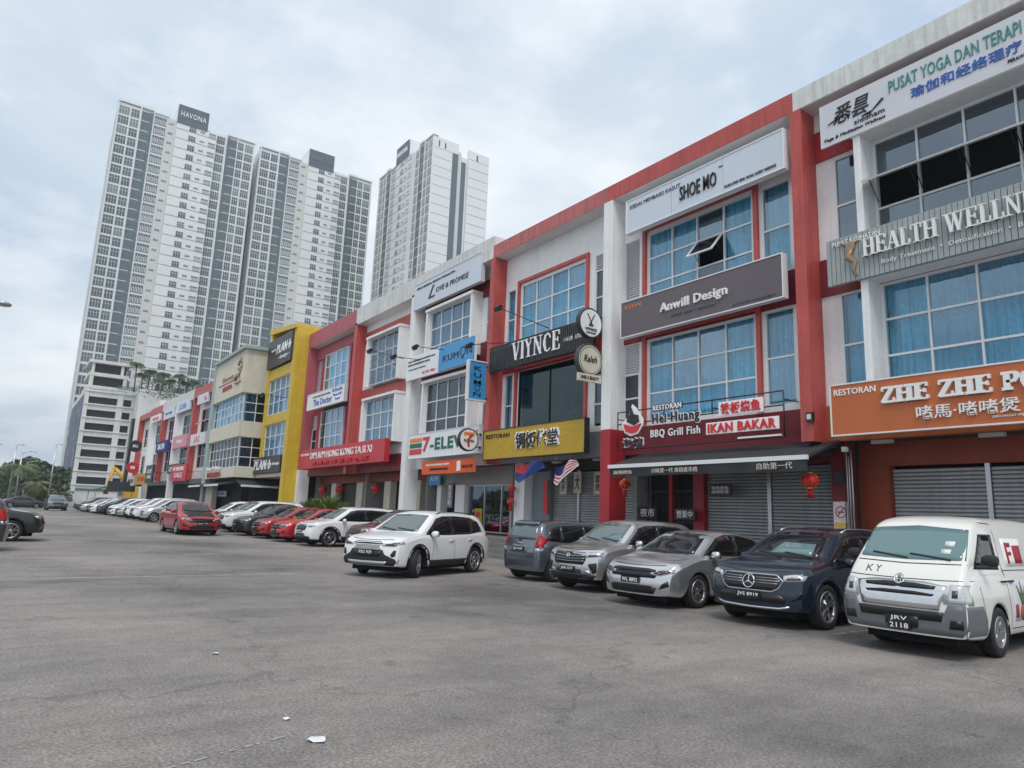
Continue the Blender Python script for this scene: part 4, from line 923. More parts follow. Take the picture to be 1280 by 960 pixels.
# --- yellow building
YX = 15.4
r6 = thing('yellow_shophouse', 'tall yellow framed shophouse with grey lattice curtained windows and a black sign at its top', 'shophouse', (YX, 54, 0))
mb = MB(); mb.box(YX, 17.2, 48.86, 49.5, .3, 14.3); mb.box(YX, 17.2, 54.75, 55.2, 4.0, 14.9); mb.prism([(48.86, 14.301), (55.3, 14.901), (55.3, 15.35), (48.86, 14.62)], YX-.1, 17.2, 'x')
for z0, z1 in ((11.15, 11.95), (7.7, 8.4)): mb.box(YX+.08, 17.2, 49.501, 54.749, z0, z1)
part('frame', mb, 'yellow_paint', r6)
bx(r6, 'core', 'interior', (17.0, 25, 49.0, 55.5, .5, 13.9)); bx(r6, 'pillar', 'yellow_paint', (YX+1.0, YX+1.3, 51.2, 51.5, .3, 4.1)); bx(r6, 'arcade_ceiling', 'cream_paint', (YX+.1, 19, 49.6, 56, 3.75, 4.0))
window(r6, 49.55, 54.7, 8.42, 11.13, YX+.2, 4, 3, 'pane_grey', 'blind_white'); window(r6, 49.55, 54.7, 4.95, 7.68, YX+.2, 4, 3, 'pane_grey', 'blind_white'); bx(r6, 'beam', 'grey_paint', (YX+.12, YX+.5, 49.6, 54.7, 4.0, 4.9))
roller(r6, 49.7, 55.8, .5, 3.7, 19.2, label='closed brown grey shutter')
# --- beige corner building
BX = 13.9
r7 = thing('corner_building', 'beige corner building with sage trim, ribbon windows and a projecting side wall', 'building', (BX, 56, 0))
B0, B1 = 56.05, 65.6
for z0, z1 in ((10.3, 13.75), (6.85, 8.05), (3.75, 4.55)):
    bx(r7, 'wall_band', 'cream_paint', (BX, 20.5, B0, B1, z0, z1))
bx(r7, 'core', 'interior', (BX+.9, 24, B0+.75, B1, .5, 13.6)); bx(r7, 'roof_cap', 'sage_paint', (BX-.25, 20.8, B0-.25, B1+.1, 13.75, 14.0))
bx(r7, 'corner_pier', 'sage_paint', (BX-.02, 16.5, B1, B1+1.0, .4, 14.0), (16.0, 16.7, B0+.3, B0+.72, 4.0, 13.7))
for z0, z1, pm in ((8.06, 10.29, 'pane_blue'), (4.56, 6.84, 'pane_dark')):
    window(r7, B0+.2, B1-.1, z0, z1, BX+.25, 8, 3, pm, 'curtain_cloth' if z0 > 8 else None)
    # side window facing the camera
    mb = MB(); n_ = 2; x0, x1 = BX+.3, 15.95; y = B0+.25
    for i in range(n_+1): mb.box(x0+(x1-x0)*i/n_-.03, x0+(x1-x0)*i/n_+.03, y-.05, y+.05, z0, z1)
    for j in range(4): mb.box(x0+.03, x1-.03, y-.045, y+.045, z0+(z1-z0)*j/3-.03, z0+(z1-z0)*j/3+.03)
    w_ = part('window', mb, 'frame_white', r7)
    for i in range(n_):
        for j in range(3):
            pb = MB(); pb.box(x0+(x1-x0)*i/n_, x0+(x1-x0)*(i+1)/n_, y-.003, y+.003, z0+(z1-z0)*j/3, z0+(z1-z0)*(j+1)/3); part('pane', pb, 'pane_blue' if z0 > 8 else 'pane_dark', w_)
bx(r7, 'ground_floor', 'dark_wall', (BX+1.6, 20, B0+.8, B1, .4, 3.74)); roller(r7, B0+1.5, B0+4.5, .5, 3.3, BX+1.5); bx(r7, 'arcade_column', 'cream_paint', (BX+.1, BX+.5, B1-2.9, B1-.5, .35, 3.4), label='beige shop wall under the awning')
bx(r7, 'shop_front', 'dark_grey_metal', (BX+1.4, 19, B0+.55, B0+.7, .4, 3.6))
mb = MB(); mb.prism([(BX+1.5, 3.7), (BX+1.5, 3.62), (BX-1.0, 3.05), (BX-1.0, 3.15)], B0+.2, B1+1); part('canopy', mb, 'awning_black', r7)
bx(r7, 'canopy_edge', 'frame_white', (BX-1.06, BX-1.0, B0+.2, B0+4.6, 3.02, 3.17), (BX-1.06, BX-1.0, B1-3.2, B1+1, 3.02, 3.17))
mb = MB(); mb.prism([(B0+.6, 3.7), (B0+.6, 3.6), (B0-1.2, 3.05), (B0-1.2, 3.15)], BX+.3, 19, 'x'); part('canopy', mb, 'awning_black', r7)
bx(r7, 'canopy_edge', 'frame_white', (BX+.3, 19, B0-1.26, B0-1.2, 3.02, 3.17))
# --- far row, slightly turned
frame((15.5, 73.8, 0), 2.29)
SF, SW = F, W; F, W = 0.0, .65
def far_shop(label, yr, yl, top, tz, lp, lm, band, low_mat, sash=False):
    root = thing('shophouse', label, 'shophouse', (0, yl, 0), 'far shophouses beyond the beige corner building')
    a, b = yr+1.5, yl-1.6
    mb = MB(); holes_wall(mb, yr, yl, 4.2, 12.9, .65, .9, [(a, b, 9.0, 11.5), (a, b, 5.3, 7.8)]); part('wall', mb, 'white_paint', root)
    bx(root, 'core', 'interior', (1.6, 9, yr+.01, yl-.01, .4, 12.9)); bx(root, 'roof', 'roof_white', (.91, 9, yr, yl, 12.9, 13.1))
    bx(root, 'roof_beam', top, (0, .95, yr, yl, 12.75, tz)); bx(root, 'pillar', lp, (0, .66, yl-.45, yl, 4.2 if lp == 'red_paint' else .3, 12.75))
    window(root, a, b, 9.0, 11.5, .7, 3, 2, 'pane_dark', 'curtain_grey'); window(root, a, b, 5.3, 7.8, .7, 3, 2, 'pane_dark', 'curtain_grey')
    if band: bx(root, 'wall_band', band, (.60, .649, yr+.05, yl-.5, 7.9, 8.8))
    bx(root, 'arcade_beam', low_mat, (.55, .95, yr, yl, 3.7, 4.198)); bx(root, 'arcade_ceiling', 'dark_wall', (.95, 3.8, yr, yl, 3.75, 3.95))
    bx(root, 'shop_front', 'dark_grey_metal', (3.2, 3.4, yr+.3, yl-2.4, .4, 3.7)); bx(root, 'door_pier', 'cream_paint', (3.0, 3.4, yl-2.3, yl-1.4, .4, 3.7))
    return root
f1 = far_shop('white shophouse unit framed by two red pillars just left of the beige corner building', 0, 7.6, 'red_paint', 13.8, 'red_paint', 0, None, 'grey_paint')
bx(f1, 'pillar', 'red_paint', (0, .66, 0, .5, 4.2, 12.75)); awning_window(f1, 4.5, 10.3, 1.5, .9, .6, 55)
f2 = far_shop('white shophouse unit with a pink sign under its upper window', 7.6, 15.4, 'roof_white', 13.85, 'white_paint', 0, None, 'dark_wall')
f3 = far_shop('white shophouse unit with a blue grey sign, left of the pink sign', 15.4, 22.6, 'roof_white', 13.85, 'red_paint', 0, 'maroon_paint', 'grey_paint')
f4 = far_shop('white shophouse unit with a white pillar to the ground in the far red roofed block', 22.6, 29.8, 'red_paint', 13.7, 'white_paint', 0, None, 'grey_paint')
f5 = far_shop('farthest shophouse unit with round signs on its wall', 29.8, 37.2, 'faded_red', 13.5, 'red_paint', 0, None, 'dark_wall')
bx(f5, 'sign_fin', 'board_black', (-.9, -.55, 37.2, 38.4, 3.9, 13.1), label='tall dark signboard fin'); bx(f5, 'stair_head', 'carpark_white', (1, 8, 30, 38, 13.1, 15.2))
frame(); F, W = SF, SW
# --- raised arcade floor, steps and kerb
root = thing('raised_walkway', 'grey tiled raised walkway with steps running along the shopfronts', 'walkway', (15.9, 0, 0))
mb = MB(); mb.box(15.95, 24, -2, 55, -.2, GF); part('walkway_floor', mb, 'tile_grey', root)
for i, (x, z) in enumerate(((15.62, .56), (15.30, .37), (14.98, .19))):
    mb = MB(); mb.box(x, 15.949 if i == 0 else (15.62, 15.30)[i-1]-.001, -2, 55, -.2, z); part('step', mb, 'tile_grey', root)
mb = MB(); mb.box(14.2, 14.97, -2, 66, -.3, .02); mb.box(14.1, 14.2, -2, 66, -.3, .06); solo('pavement_edge', mb, 'kerb_concrete', None, None, kind='structure')
frame((15.5, 73.8, 0), 2.29); mb = MB(); mb.box(-1.2, 6, -8.5, 40, -.3, .5); solo('pavement', mb, 'tile_grey', None, None, kind='structure'); frame()
# --- clutter at the pier between the two restaurants
root = thing('wall_equipment', 'cluster of grey boxes, cable loops and a speaker on the wall above the inner pier', 'equipment', (17.0, 9.8, 3.2))
for nm, b in (('speaker', (16.85, 17.1, 9.95, 10.2, 3.42, 3.66)), ('meter_box', (17.15, 17.29, 9.78, 10.0, 2.75, 3.05)), ('junction_box', (16.9, 17.02, 9.5, 9.62, 3.5, 3.62)), ('camera', (16.7, 16.95, 9.74, 9.82, 3.6, 3.68))): bx(root, nm, 'dark_grey_metal' if nm != 'junction_box' else 'louvre_grey', b)
mb = MB()
for i in range(6):
    y0, y1 = 9.3+.12*i, 10.3+.3*i; mb.tube([(17.05-.03*i, y0+(y1-y0)*t/6, 3.72-.16*math.sin(math.pi*t/6)-.02*i) for t in range(7)], .009, 4)
mb.tube([(17.2, 9.8, 3.7), (17.24, 9.76, 2.4), (17.24, 9.78, .8)], .012, 4); part('cables', mb, 'black_metal', root, kind='stuff')
for (u, a, b, z) in ((u1, 10.4, 17.4, 3.74), (u2, 17.9, 24.8, 3.74), (u0, 2.8, 10.0, 3.74)):
    for k in range(3): bx(u, 'ceiling_lamp', 'lamp_glass', (17.35, 17.5, a+1+k*2.4, a+1.5+k*2.4, z-.03, z+.055))
# ================================================================== signs
def sign(label, yl, yr, z0, z1, X, mt, texts=(), th=.12, trim=None, cat='sign', name='shop_sign', props_=True, base=None, frame_mt=None):
    root = thing(name, label, cat, (X, yl, z0))
    mb = MB(); mb.box(X, X+th, yr, yl, z0, z1); part('board', mb, mt, root)
    if trim:
        t = .035; mb = MB(); mb.box(X-.02, X+th+.01, yr-t, yr, z0-t, z1+t); mb.box(X-.02, X+th+.01, yl, yl+t, z0-t, z1+t); mb.box(X-.02, X+th+.01, yr, yl, z1, z1+t); mb.box(X-.02, X+th+.01, yr, yl, z0-t, z0); part('border', mb, trim, root)
    if yl-yr > 3.5 and th > .06:
        for i in range(1, int((yl-yr)/1.9)): y = yr+(yl-yr)*i/int((yl-yr)/1.9); bx(root, 'panel_seam', 'ink_grey', (X-.0015, X, y-.004, y+.004, z0+.01, z1-.01))
    mb = MB(); n = max(2, int((yl-yr)/2.5))
    for i in range(n):
        y = yr+(yl-yr)*(i+.5)/n; mb.tube([(X+th, y, (z0+z1)/2+.2), (max(W, X+th+.06), y, (z0+z1)/2+.2)], .02, 5)
    part('bracket', mb, 'black_metal', root)
    for t in texts:
        s, a, b, c, d, mt2 = t[:6]; kw = t[6] if len(t) > 6 else {}; mb = MB()
        if kw.get('serif'): serif_mb(s, mb, a, b, c, d, X, kw.get('depth', .06), kw.get('heavy', 1.), kw.get('slab', .05))
        else: text_mb(s, mb, a, b, c, d, X, kw.get('depth', .02), kw.get('bold', 0.), kw.get('shear', 0.), kw.get('res', 2), kw.get('keep', False))
        part('lettering', mb, mt2, root, kw.get('label'))
    return root
def ellipse(mb, X, y, z, ry, rz, d=.03, n=24, rin=None, a0=0, a1=360):
    A = [R(a0+(a1-a0)*i/n) for i in range(n+(0 if a1-a0 >= 360 and not rin else 1))]
    P = [(y+ry*math.cos(a), z+rz*math.sin(a)) for a in A]
    if rin: P += [(y+(ry-rin)*math.cos(a), z+(rz-rin)*math.sin(a)) for a in reversed(A)]
    return mb.prism(P, X-d, X, 'x')
# yoga banner
s = sign('pale yoga and therapy banner with green and blue lettering at the top right corner', 9.42, 3.2, 11.42, 12.62, F-.02, 'board_silver', [
    ('PUSAT YOGA DAN TERAPI', 7.60, 4.80, 12.12, 12.44, 'ink_green', dict(bold=.012)), ('瑜伽和经络理疗', 7.10, 4.82, 11.72, 12.00, 'ink_blue', dict(bold=.02)),
    ('悉昙', 9.05, 8.10, 11.90, 12.42, 'ink_black', dict(shear=.25, bold=.015)), ('siddham', 8.50, 7.73, 11.70, 11.83, 'ink_black', {}), ('Yoga & Meditation Wellness', 9.32, 7.72, 11.52, 11.63, 'ink_black', dict(shear=.2)), ('PERAWATAN KESIHATAN HOLISTIK', 5.1, 3.6, 11.56, 11.64, 'ink_black', {})], .05)
mb = MB(); 
for a, b, c, d in ((9.2, 12.0, 8.75, 12.12), (8.75, 12.12, 8.6, 12.02), (8.05, 11.86, 7.75, 12.08), (8.3, 11.84, 8.05, 11.86)): mb.tube([(F-.04, a, b), (F-.04, c, d)], [.012, .035], 4)
part('brush_mark', mb, 'ink_black', s)
# health wellness
HX = F-.05
root = thing('shop_sign', 'pale grey slatted wellness sign with raised silver serif letters at the right edge', 'sign', (HX, 9.38, 7.6))
sl = MB(); sl.box(-.02, .02, -.052, .052, -.6, .6); me = sl.data('slat', 'board_slat')
for i in range(52): inst('slat', me, root, (HX, 9.32-i*.119, 8.2))
bx(root, 'board', 'board_slat', (HX+.03, HX+.10, 3.2, 9.38, 7.60, 8.80)); bx(root, 'bracket', 'black_metal', (HX+.10, W, 8.9, 8.94, 8.3, 8.34), (HX+.10, W, 5.9, 5.94, 8.3, 8.34))
mb = MB(); serif_mb('HEALTH WELLNESS', mb, 8.41, 4.32, 8.10, 8.54, HX-.06, .07, 1.2); part('lettering', mb, 'letter_white', root)
mb = MB(); text_mb('Body Treatment  •  Detoxification  •  Beauty', mb, 8.0, 4.7, 7.80, 7.94, HX-.03, .02, .01); part('lettering', mb, 'letter_white', root)
mb = MB(); text_mb('PUSAT KESIHATAN', mb, 9.2, 8.0, 8.58, 8.70, HX-.03, .02, .01); part('lettering', mb, 'letter_white', root)
mb = MB(); ellipse(mb, HX-.03, 8.72, 8.48, .11, .12, .06); mb.tube([(HX-.06, 8.72, 8.4), (HX-.06, 8.80, 8.22), (HX-.06, 8.62, 8.05), (HX-.06, 8.70, 7.85), (HX-.06, 8.58, 7.66)], [.07, .10, .05, .04, .02], 6); mb.tube([(HX-.05, 8.98, 8.62), (HX-.05, 8.72, 8.5), (HX-.05, 8.55, 8.6)], [.03, .05, .03], 5); part('emblem', mb, 'ink_gold', root)
# claypot restaurant
sign('orange restaurant sign with raised cream slab letters reading ZHE ZHE at the right edge', 9.40, 2.9, 3.83, 5.03, F-.12, 'board_orange', [
    ('RESTORAN', 9.32, 8.30, 4.78, 4.93, 'ink_white', dict(bold=.015)), ('ZHE ZHE POT', 8.17, 4.67, 4.47, 4.85, 'letter_white', dict(serif=1, heavy=1.75, slab=.16, depth=.07)),
    ('啫馬·啫啫煲', 7.42, 5.44, 4.03, 4.33, 'letter_white', dict(bold=.01, depth=.05)), ('(003241567-M)', 5.95, 5.4, 3.93, 3.99, 'ink_white', {})], .10, 'frame_white')
# shoe mo
sign('long pale blue grey shoe repair sign high under the red roof beam', 16.62, 10.52, 11.36, 12.50, F-.04, 'board_pale', [
    ('KEDAI MEMBAIKI KASUT', 16.45, 14.2, 12.18, 12.31, 'ink_grey', {}), ('SHOE MO', 14.22, 12.78, 11.68, 12.16, 'ink_black', dict(bold=.008, depth=.04)), ('TM', 12.7, 12.55, 12.2, 12.26, 'ink_grey', {}), ('SPA BAG & SHOES  REPAIR  COLOUR  LAUNDRY  WAREHOUSE', 12.5, 10.75, 11.47, 11.56, 'ink_grey', {})], .22, 'board_white')
# anwill
sign('mauve grey design office sign between the two rows of blue curtained windows', 16.84, 10.68, 7.68, 8.88, F-.04, 'board_mauve', [
    ('KEDAI', 16.65, 15.9, 8.62, 8.74, 'ink_orange', dict(depth=.01)), ('Anwill Design', 15.05, 12.45, 8.08, 8.46, 'letter_white', dict(bold=.035, depth=.06)), ('INTERIOR  DESIGN  &  RENOVATION', 14.6, 12.9, 7.93, 8.00, 'ink_grey', {}), ('011-1234 5678  anwilldesign@mail', 12.3, 10.9, 7.75, 7.83, 'ink_grey', {})], .20, 'frame_white')
# hei huang: black open frame with cut-out letters
XX = F-.08
root = thing('shop_sign', 'open framed grill restaurant sign with flame and bowl emblem on the maroon band', 'sign', (XX, 16.98, 3.9))
mb = MB()
for p, q in (((16.98, 3.86), (16.98, 5.12)), ((10.78, 3.9), (10.78, 5.12)), ((16.98, 5.12), (10.78, 5.12)), ((16.98, 3.88), (10.78, 3.9)), ((13.1, 4.72), (13.1, 5.12)), ((16.98, 4.72), (10.78, 4.74))): mb.tube([(XX+.06, *p), (XX+.06, *q)], .022, 5)
for y in (16.98, 13.1, 10.78): mb.tube([(XX+.06, y, 4.9), (W, y, 4.9)], .018, 5)
part('frame', mb, 'black_metal', root)
def letters(s, a, b, c, d, m1, m2, X=XX, bold=.02, g=.05, name='lettering'):
    mb = MB(); text_mb(s, mb, a+g*.6, b-g*.6, c-g*.6, d+g*.6, X+.02, .02, .13, space=1.16); part('letter_backing', mb, m1, root)
    mb = MB(); text_mb(s, mb, a, b, c, d, X-.005, .03, .02, space=1.16); part(name, mb, m2, root)
letters('RESTORAN', 15.32, 14.18, 5.02, 5.18, 'board_black', 'ink_white'); letters('Hei Huang', 15.35, 13.5, 4.52, 4.92, 'ink_white', 'ink_black'); letters('BBQ Grill Fish', 15.42, 13.48, 4.14, 4.42, 'ink_black', 'letter_white')
mb = MB(); mb.box(XX, XX+.03, 11.36, 12.82, 4.62, 5.02); mb.m = 1; mb.box(XX+.005, XX+.03, 10.90, 13.28, 4.12, 4.46); part('letter_backing', mb, ['ink_white', 'ink_white'], root)
mb = MB(); text_mb('铁板烧鱼', mb, 12.74, 11.44, 4.66, 4.98, XX, .03, .035); part('lettering', mb, 'ink_red', root)
mb = MB(); text_mb('IKAN BAKAR', mb, 13.20, 10.98, 4.16, 4.42, XX, .03, .04); part('lettering', mb, 'ink_red', root)
bx(root, 'light_bar', 'frame_white', (XX, XX+.05, 10.85, 12.2, 3.93, 3.98))
mb = MB(); mb.m = 0; mb.prism([(16.75, 4.72), (16.62, 4.42), (16.35, 4.30), (16.02, 4.36), (15.80, 4.62), (15.78, 4.80), (16.1, 5.2), (16.28, 5.34), (16.42, 5.0)], XX+.02, XX+.05, 'x')
mb.m = 1; mb.prism([(16.66, 4.72), (16.55, 4.46), (16.3, 4.38), (16.05, 4.42), (15.88, 4.62), (15.86, 4.68), (16.25, 4.6)], XX-.01, XX+.02, 'x')
mb.m = 2; mb.prism([(16.5, 4.78), (16.48, 5.0), (16.38, 4.98), (16.30, 5.22), (16.2, 5.0), (16.0, 4.96), (15.95, 4.74), (16.2, 4.64)], XX-.012, XX+.02, 'x'); part('emblem', mb, ['ink_white', 'ink_red', 'ink_black'], root)
letters('海煌', 16.7, 15.75, 3.92, 4.22, 'ink_white', 'ink_black')
# viynce
root = sign('black ribbed hair studio sign with white serif letters above the green display window', 24.9, 18.25, 7.62, 8.72, F-.06, 'board_black', [
    ('VIYNCE', 23.2, 20.05, 7.86, 8.62, 'ink_white', dict(serif=1, depth=.05)), ('HAIR STUDIO', 19.85, 18.35, 8.08, 8.24, 'ink_white', dict(bold=.02)), ('KEDAI GUNTING RAMBUT', 24.75, 22.9, 8.52, 8.62, 'ink_grey', {})], .16)
me = MB(); me.box(-.014, .014, -.02, .02, -.54, .54); me = me.data('rib', 'dark_grey_metal')
for i in range(55): inst('rib', me, root, (F-.07, 24.85-i*.12, 8.17))
# yellow restaurant
sign('mustard yellow restaurant sign with black and white cartoon characters', 24.96, 18.54, 3.90, 5.08, F-.12, 'board_gold', [
    ('RESTORAN', 24.8, 23.1, 4.74, 4.92, 'ink_black', dict(bold=.02)), ('锅饭佬堂', 22.7, 19.9, 4.14, 4.90, 'ink_white', dict(bold=.09, depth=.03)), ('锅饭佬堂', 22.62, 19.98, 4.20, 4.84, 'ink_black', dict(bold=.035, depth=.045))], .20, 'black_metal')
# love & promise
sign('pale blue bridal sign with script lettering under the white parapet', 32.42, 25.95, 12.08, 13.42, F-.05, 'board_pale', [
    ('KEDAI MENJUAL PAKAIAN PENGANTIN', 32.2, 28.3, 13.08, 13.22, 'ink_black', dict(bold=.01)), ('L', 30.9, 30.2, 12.35, 13.0, 'ink_black', dict(shear=.4)), ('OVE & PROMISE', 30.1, 27.0, 12.52, 12.78, 'ink_black', dict(shear=.2))], .20, 'board_silver')
# kumon
sign('white and sky blue tuition centre sign on the middle of the white unit', 32.7, 26.05, 8.28, 9.52, F-.12, 'board_white', [
    ('PUSAT PEMBELAJARAN MATEMATIK DAN', 32.5, 29.7, 9.18, 9.28, 'ink_black', {}), ('BAHASA INGGERIS (JOHOR BAHRU)', 32.5, 30.2, 9.0, 9.10, 'ink_black', {}), ('DAFTAR SEKARANG  UNTUK KELAS', 32.4, 30.6, 8.78, 8.84, 'ink_grey', {}), ('07-355 9821', 30.9, 29.6, 8.44, 8.56, 'ink_red', {})], .12)
root = thing('shop_sign', 'sky blue panel lettered KUMON at the right half of the tuition sign', 'sign', (F-.16, 29.2, 8.3)); bx(root, 'board', 'board_blue', (F-.17, F-.122, 26.07, 29.22, 8.30, 9.50))
mb = MB(); text_mb('KUM', mb, 28.8, 27.35, 8.70, 9.0, F-.17, .02, .0, space=1.1); text_mb('N', mb, 26.62, 26.2, 8.74, 9.02, F-.17, .02, .01); part('lettering', mb, 'ink_black', root); mb = MB(); ellipse(mb, F-.171, 26.98, 8.94, .24, .22, .02, 20, .04); mb.box(F-.19, F-.17, 26.90, 27.06, 8.60, 8.69); part('letter_ring', mb, 'ink_black', root)
root = thing('projecting_sign', 'sky blue upright projecting sign lettered KUMON beside the red pillar', 'sign', (15.2, 25.0, 6.4)); bx(root, 'board', 'board_blue', (15.32, 16.15, 24.99, 25.15, 6.42, 8.05)); bx(root, 'edge', 'frame_white', (15.26, 15.32, 24.96, 25.18, 6.38, 8.1), (15.32, 16.2, 24.96, 25.18, 6.36, 6.42), (15.32, 16.2, 24.96, 25.18, 8.05, 8.1))
mb = MB()
for i, ch in enumerate('KUM'): 
    text_mb(ch, mb, 15.55, 15.92, 7.66-i*.30, 7.86-i*.30, 24.99, .015, .01, axis='y')
mb.tube([(15.74+.13*math.cos(a*.5236), 24.98, 6.92+.13*math.sin(a*.5236)) for a in range(13)], .016, 4); text_mb('N', mb, 15.55, 15.92, 6.55, 6.73, 24.99, .015, .01, axis='y'); part('lettering', mb, 'ink_black', root)
bx(root, 'bracket', 'black_metal', (16.15, F, 25.05, 25.1, 6.5, 6.55), (16.15, F, 25.05, 25.1, 7.9, 7.95))
# 7-eleven
root = sign('white convenience store fascia with red orange green stripes and dark green lettering', 31.9, 25.5, 4.25, 5.42, F-.06, 'board_white', [
    ('7', 30.5, 29.8, 4.50, 5.22, 'ink_red', dict(bold=.06)), ('-ELEVEn', 29.75, 25.7, 4.55, 5.12, 'ink_eleven_green', dict(bold=.07))], .25, 'frame_white')
for z0, z1, m_ in ((5.02, 5.22, 'ink_orange'), (4.74, 4.96, 'ink_eleven_green'), (4.42, 4.68, 'ink_red')): bx(root, 'stripe', m_, (F-.075, F-.061, 30.6, 31.85, z0, z1), (F-.075, F-.061, 25.55, 26.2, z0+.0, z1) if m_ == 'ink_orange' else (F-.076, F-.062, 30.6, 31.84, z0, z1-.001))
def disc_sign(label, X, y, z, r, rim_m, face_m, ax=None):
    root = thing('projecting_sign', label, 'sign', (X, y, z))
    mb = MB(); mb.lathe([(0, -.09), (r, -.09), (r+.03, -.07), (r+.03, .07), (r, .09), (0, .09)], (X, y, z), 'y', 32, False); part('drum', mb, rim_m, root)
    mb = MB(); mb.lathe([(0, -.002), (r*.93, -.002), (r*.93, .0)], (X, y-.092, z), 'y', 32, False); part('face', mb, face_m, root)
    mb = MB()
    for s in (-.6, .6): mb.tube([(X+r*.7, y, z+r*s), (F+.02, y, z+r*s)], .022, 5); mb.lathe([(0, 0), (.07, 0), (.05, .03)], (F-.02, y, z+r*s), 'x', 8)
    part('bracket', mb, 'black_metal', root); return root
r_ = disc_sign('round white convenience store sign with a red and orange seven', 15.65, 25.4, 4.72, .46, 'black_metal', 'board_white')
mb = MB(); mb.m = 0; mb.prism([(15.38, 4.90), (15.92, 4.96), (15.88, 5.04), (15.40, 5.03)], 25.285, 25.305); mb.m = 1; mb.prism([(15.92, 4.95), (15.78, 4.84), (15.66, 4.72), (15.70, 4.42), (15.60, 4.42), (15.54, 4.70), (15.68, 4.88), (15.60, 4.91)], 25.287, 25.305); part('numeral', mb, ['ink_orange', 'ink_red'], r_)
mb = MB(); text_mb('ELEVEn', mb, 15.40, 15.90, 4.63, 4.73, 25.30, .02, .03, axis='y'); part('lettering', mb, 'ink_eleven_green', r_)
sign('orange banner hung below the convenience store fascia', 30.6, 25.75, 3.42, 4.03, F+.02, 'banner_orange', [('GAJI & ELAUN MENARIK  RM2000', 30.2, 28.0, 3.78, 3.90, 'ink_white', {}), ('JAWATAN KOSONG SEGERA', 29.8, 28.1, 3.56, 3.70, 'ink_black', dict(bold=.02)), ('I', 27.3, 27.0, 3.5, 3.95, 'ink_white', dict(bold=.05)), ('WALK IN', 26.9, 26.0, 3.62, 3.76, 'ink_black', {})], .015, cat='banner', name='banner')
# dim sum
sign('long red dim sum restaurant sign with white capitals and small raised characters', 47.75, 34.4, 4.20, 5.45, F-.25, 'board_red', [
    ('RESTORAN', 47.5, 46.0, 5.05, 5.2, 'ink_white', {}), ('DIM SUM HONG KONG TA SI XI', 45.6, 36.0, 4.78, 5.20, 'letter_white', dict(bold=.012, depth=.04)), ('香 港 大 時 喜 點 心 館', 45.2, 36.4, 4.36, 4.62, 'ink_red', dict(bold=.01, depth=.08))], .30)
# doctor
sign('white phone repair sign with blue lettering on the crimson unit', 47.8, 41.2, 8.25, 9.32, F-.05, 'board_white', [
    ('THE DOCTOR SERVICE CENTRE', 46.8, 43.6, 8.98, 9.1, 'ink_grey', {}), ('The Doctor', 46.6, 43.2, 8.42, 8.86, 'ink_blue', dict(bold=.02)), ('Klinik', 43.2, 41.5, 9.0, 9.22, 'ink_blue', dict(bold=.03)), ('Phone & PC', 43.0, 41.6, 8.72, 8.88, 'ink_blue', dict(bold=.02)), ('Repair', 42.6, 41.8, 8.42, 8.58, 'ink_blue', dict(bold=.02))], .20, 'board_silver')
# plan-b
S7 = dict(bold=.06, depth=.04, shear=.2)
sign('black square sign with white brush lettering at the top of the yellow building', 55.2, 49.45, 12.05, 14.25, YX-.12, 'board_black', [('PLAN·b', 52.9, 49.6, 12.95, 13.65, 'letter_white', S7), ('~design~', 52.4, 49.9, 12.4, 12.75, 'letter_white', dict(bold=.03)), ('Interior', 54.2, 53.1, 13.3, 13.5, 'ink_white', {})], .15)
sign('long black sign with white brush lettering over the ground floor of the yellow building', 57.6, 49.6, 4.05, 5.25, YX-.10, 'board_black', [('PLAN·b', 55.9, 51.6, 4.30, 5.0, 'letter_white', S7), ('design', 51.4, 49.8, 4.5, 4.78, 'letter_white', dict(bold=.03)), ('Interior Design', 56.2, 54.2, 5.02, 5.12, 'ink_white', {})], .18)
# beige building logo
root = thing('wall_logo', 'bronze figure emblem and lettering on the beige corner building', 'sign', (BX-.03, 60, 11)); mb = MB()
for a, b, c, d, t in ((58.0, 12.7, 57.4, 13.2, .10), (57.4, 13.2, 57.0, 12.7, .08), (57.9, 12.3, 56.9, 12.5, .08), (57.2, 12.4, 57.6, 11.6, .09), (58.6, 11.6, 58.0, 11.9, .16), (58.6, 11.3, 57.4, 11.2, .10), (57.5, 11.7, 57.0, 11.2, .07)): mb.tube([(BX-.04, a, b), (BX-.04, c, d)], t, 6)
part('emblem', mb, 'ink_gold', root); mb = MB(); text_mb('Elements', mb, 63.0, 59.4, 11.85, 12.25, BX-.001, .04, .01, .2); part('lettering', mb, 'ink_gold', root)
mb = MB(); mb.box(BX-.03, BX-.001, 59.2, 64.2, 11.60, 11.68); text_mb('MEDISPA', mb, 62.6, 59.5, 11.0, 11.4, BX-.001, .04, .03); part('lettering', mb, 'deep_red', root)
root = thing('wall_lettering', 'white and dark red lettering on the lowest beige band of the corner building', 'sign', (BX-.03, 62, 4.2)); mb = MB(); text_mb('Beauty Wellness', mb, 65.0, 60.0, 4.35, 4.75, BX-.06, .05, .03); part('lettering', mb, 'letter_white', root); mb = MB(); text_mb('MEDISPA', mb, 64.4, 59.9, 3.85, 4.25, BX-.06, .05, .05); part('lettering', mb, 'deep_red', root)
sign('small lavender board hanging in the arcade of the beige corner building', 63.0, 60.2, 2.3, 2.75, BX+.6, 'board_pale', [('OPEN', 62.4, 60.8, 2.42, 2.64, 'ink_blue', dict(bold=.03))], .05)
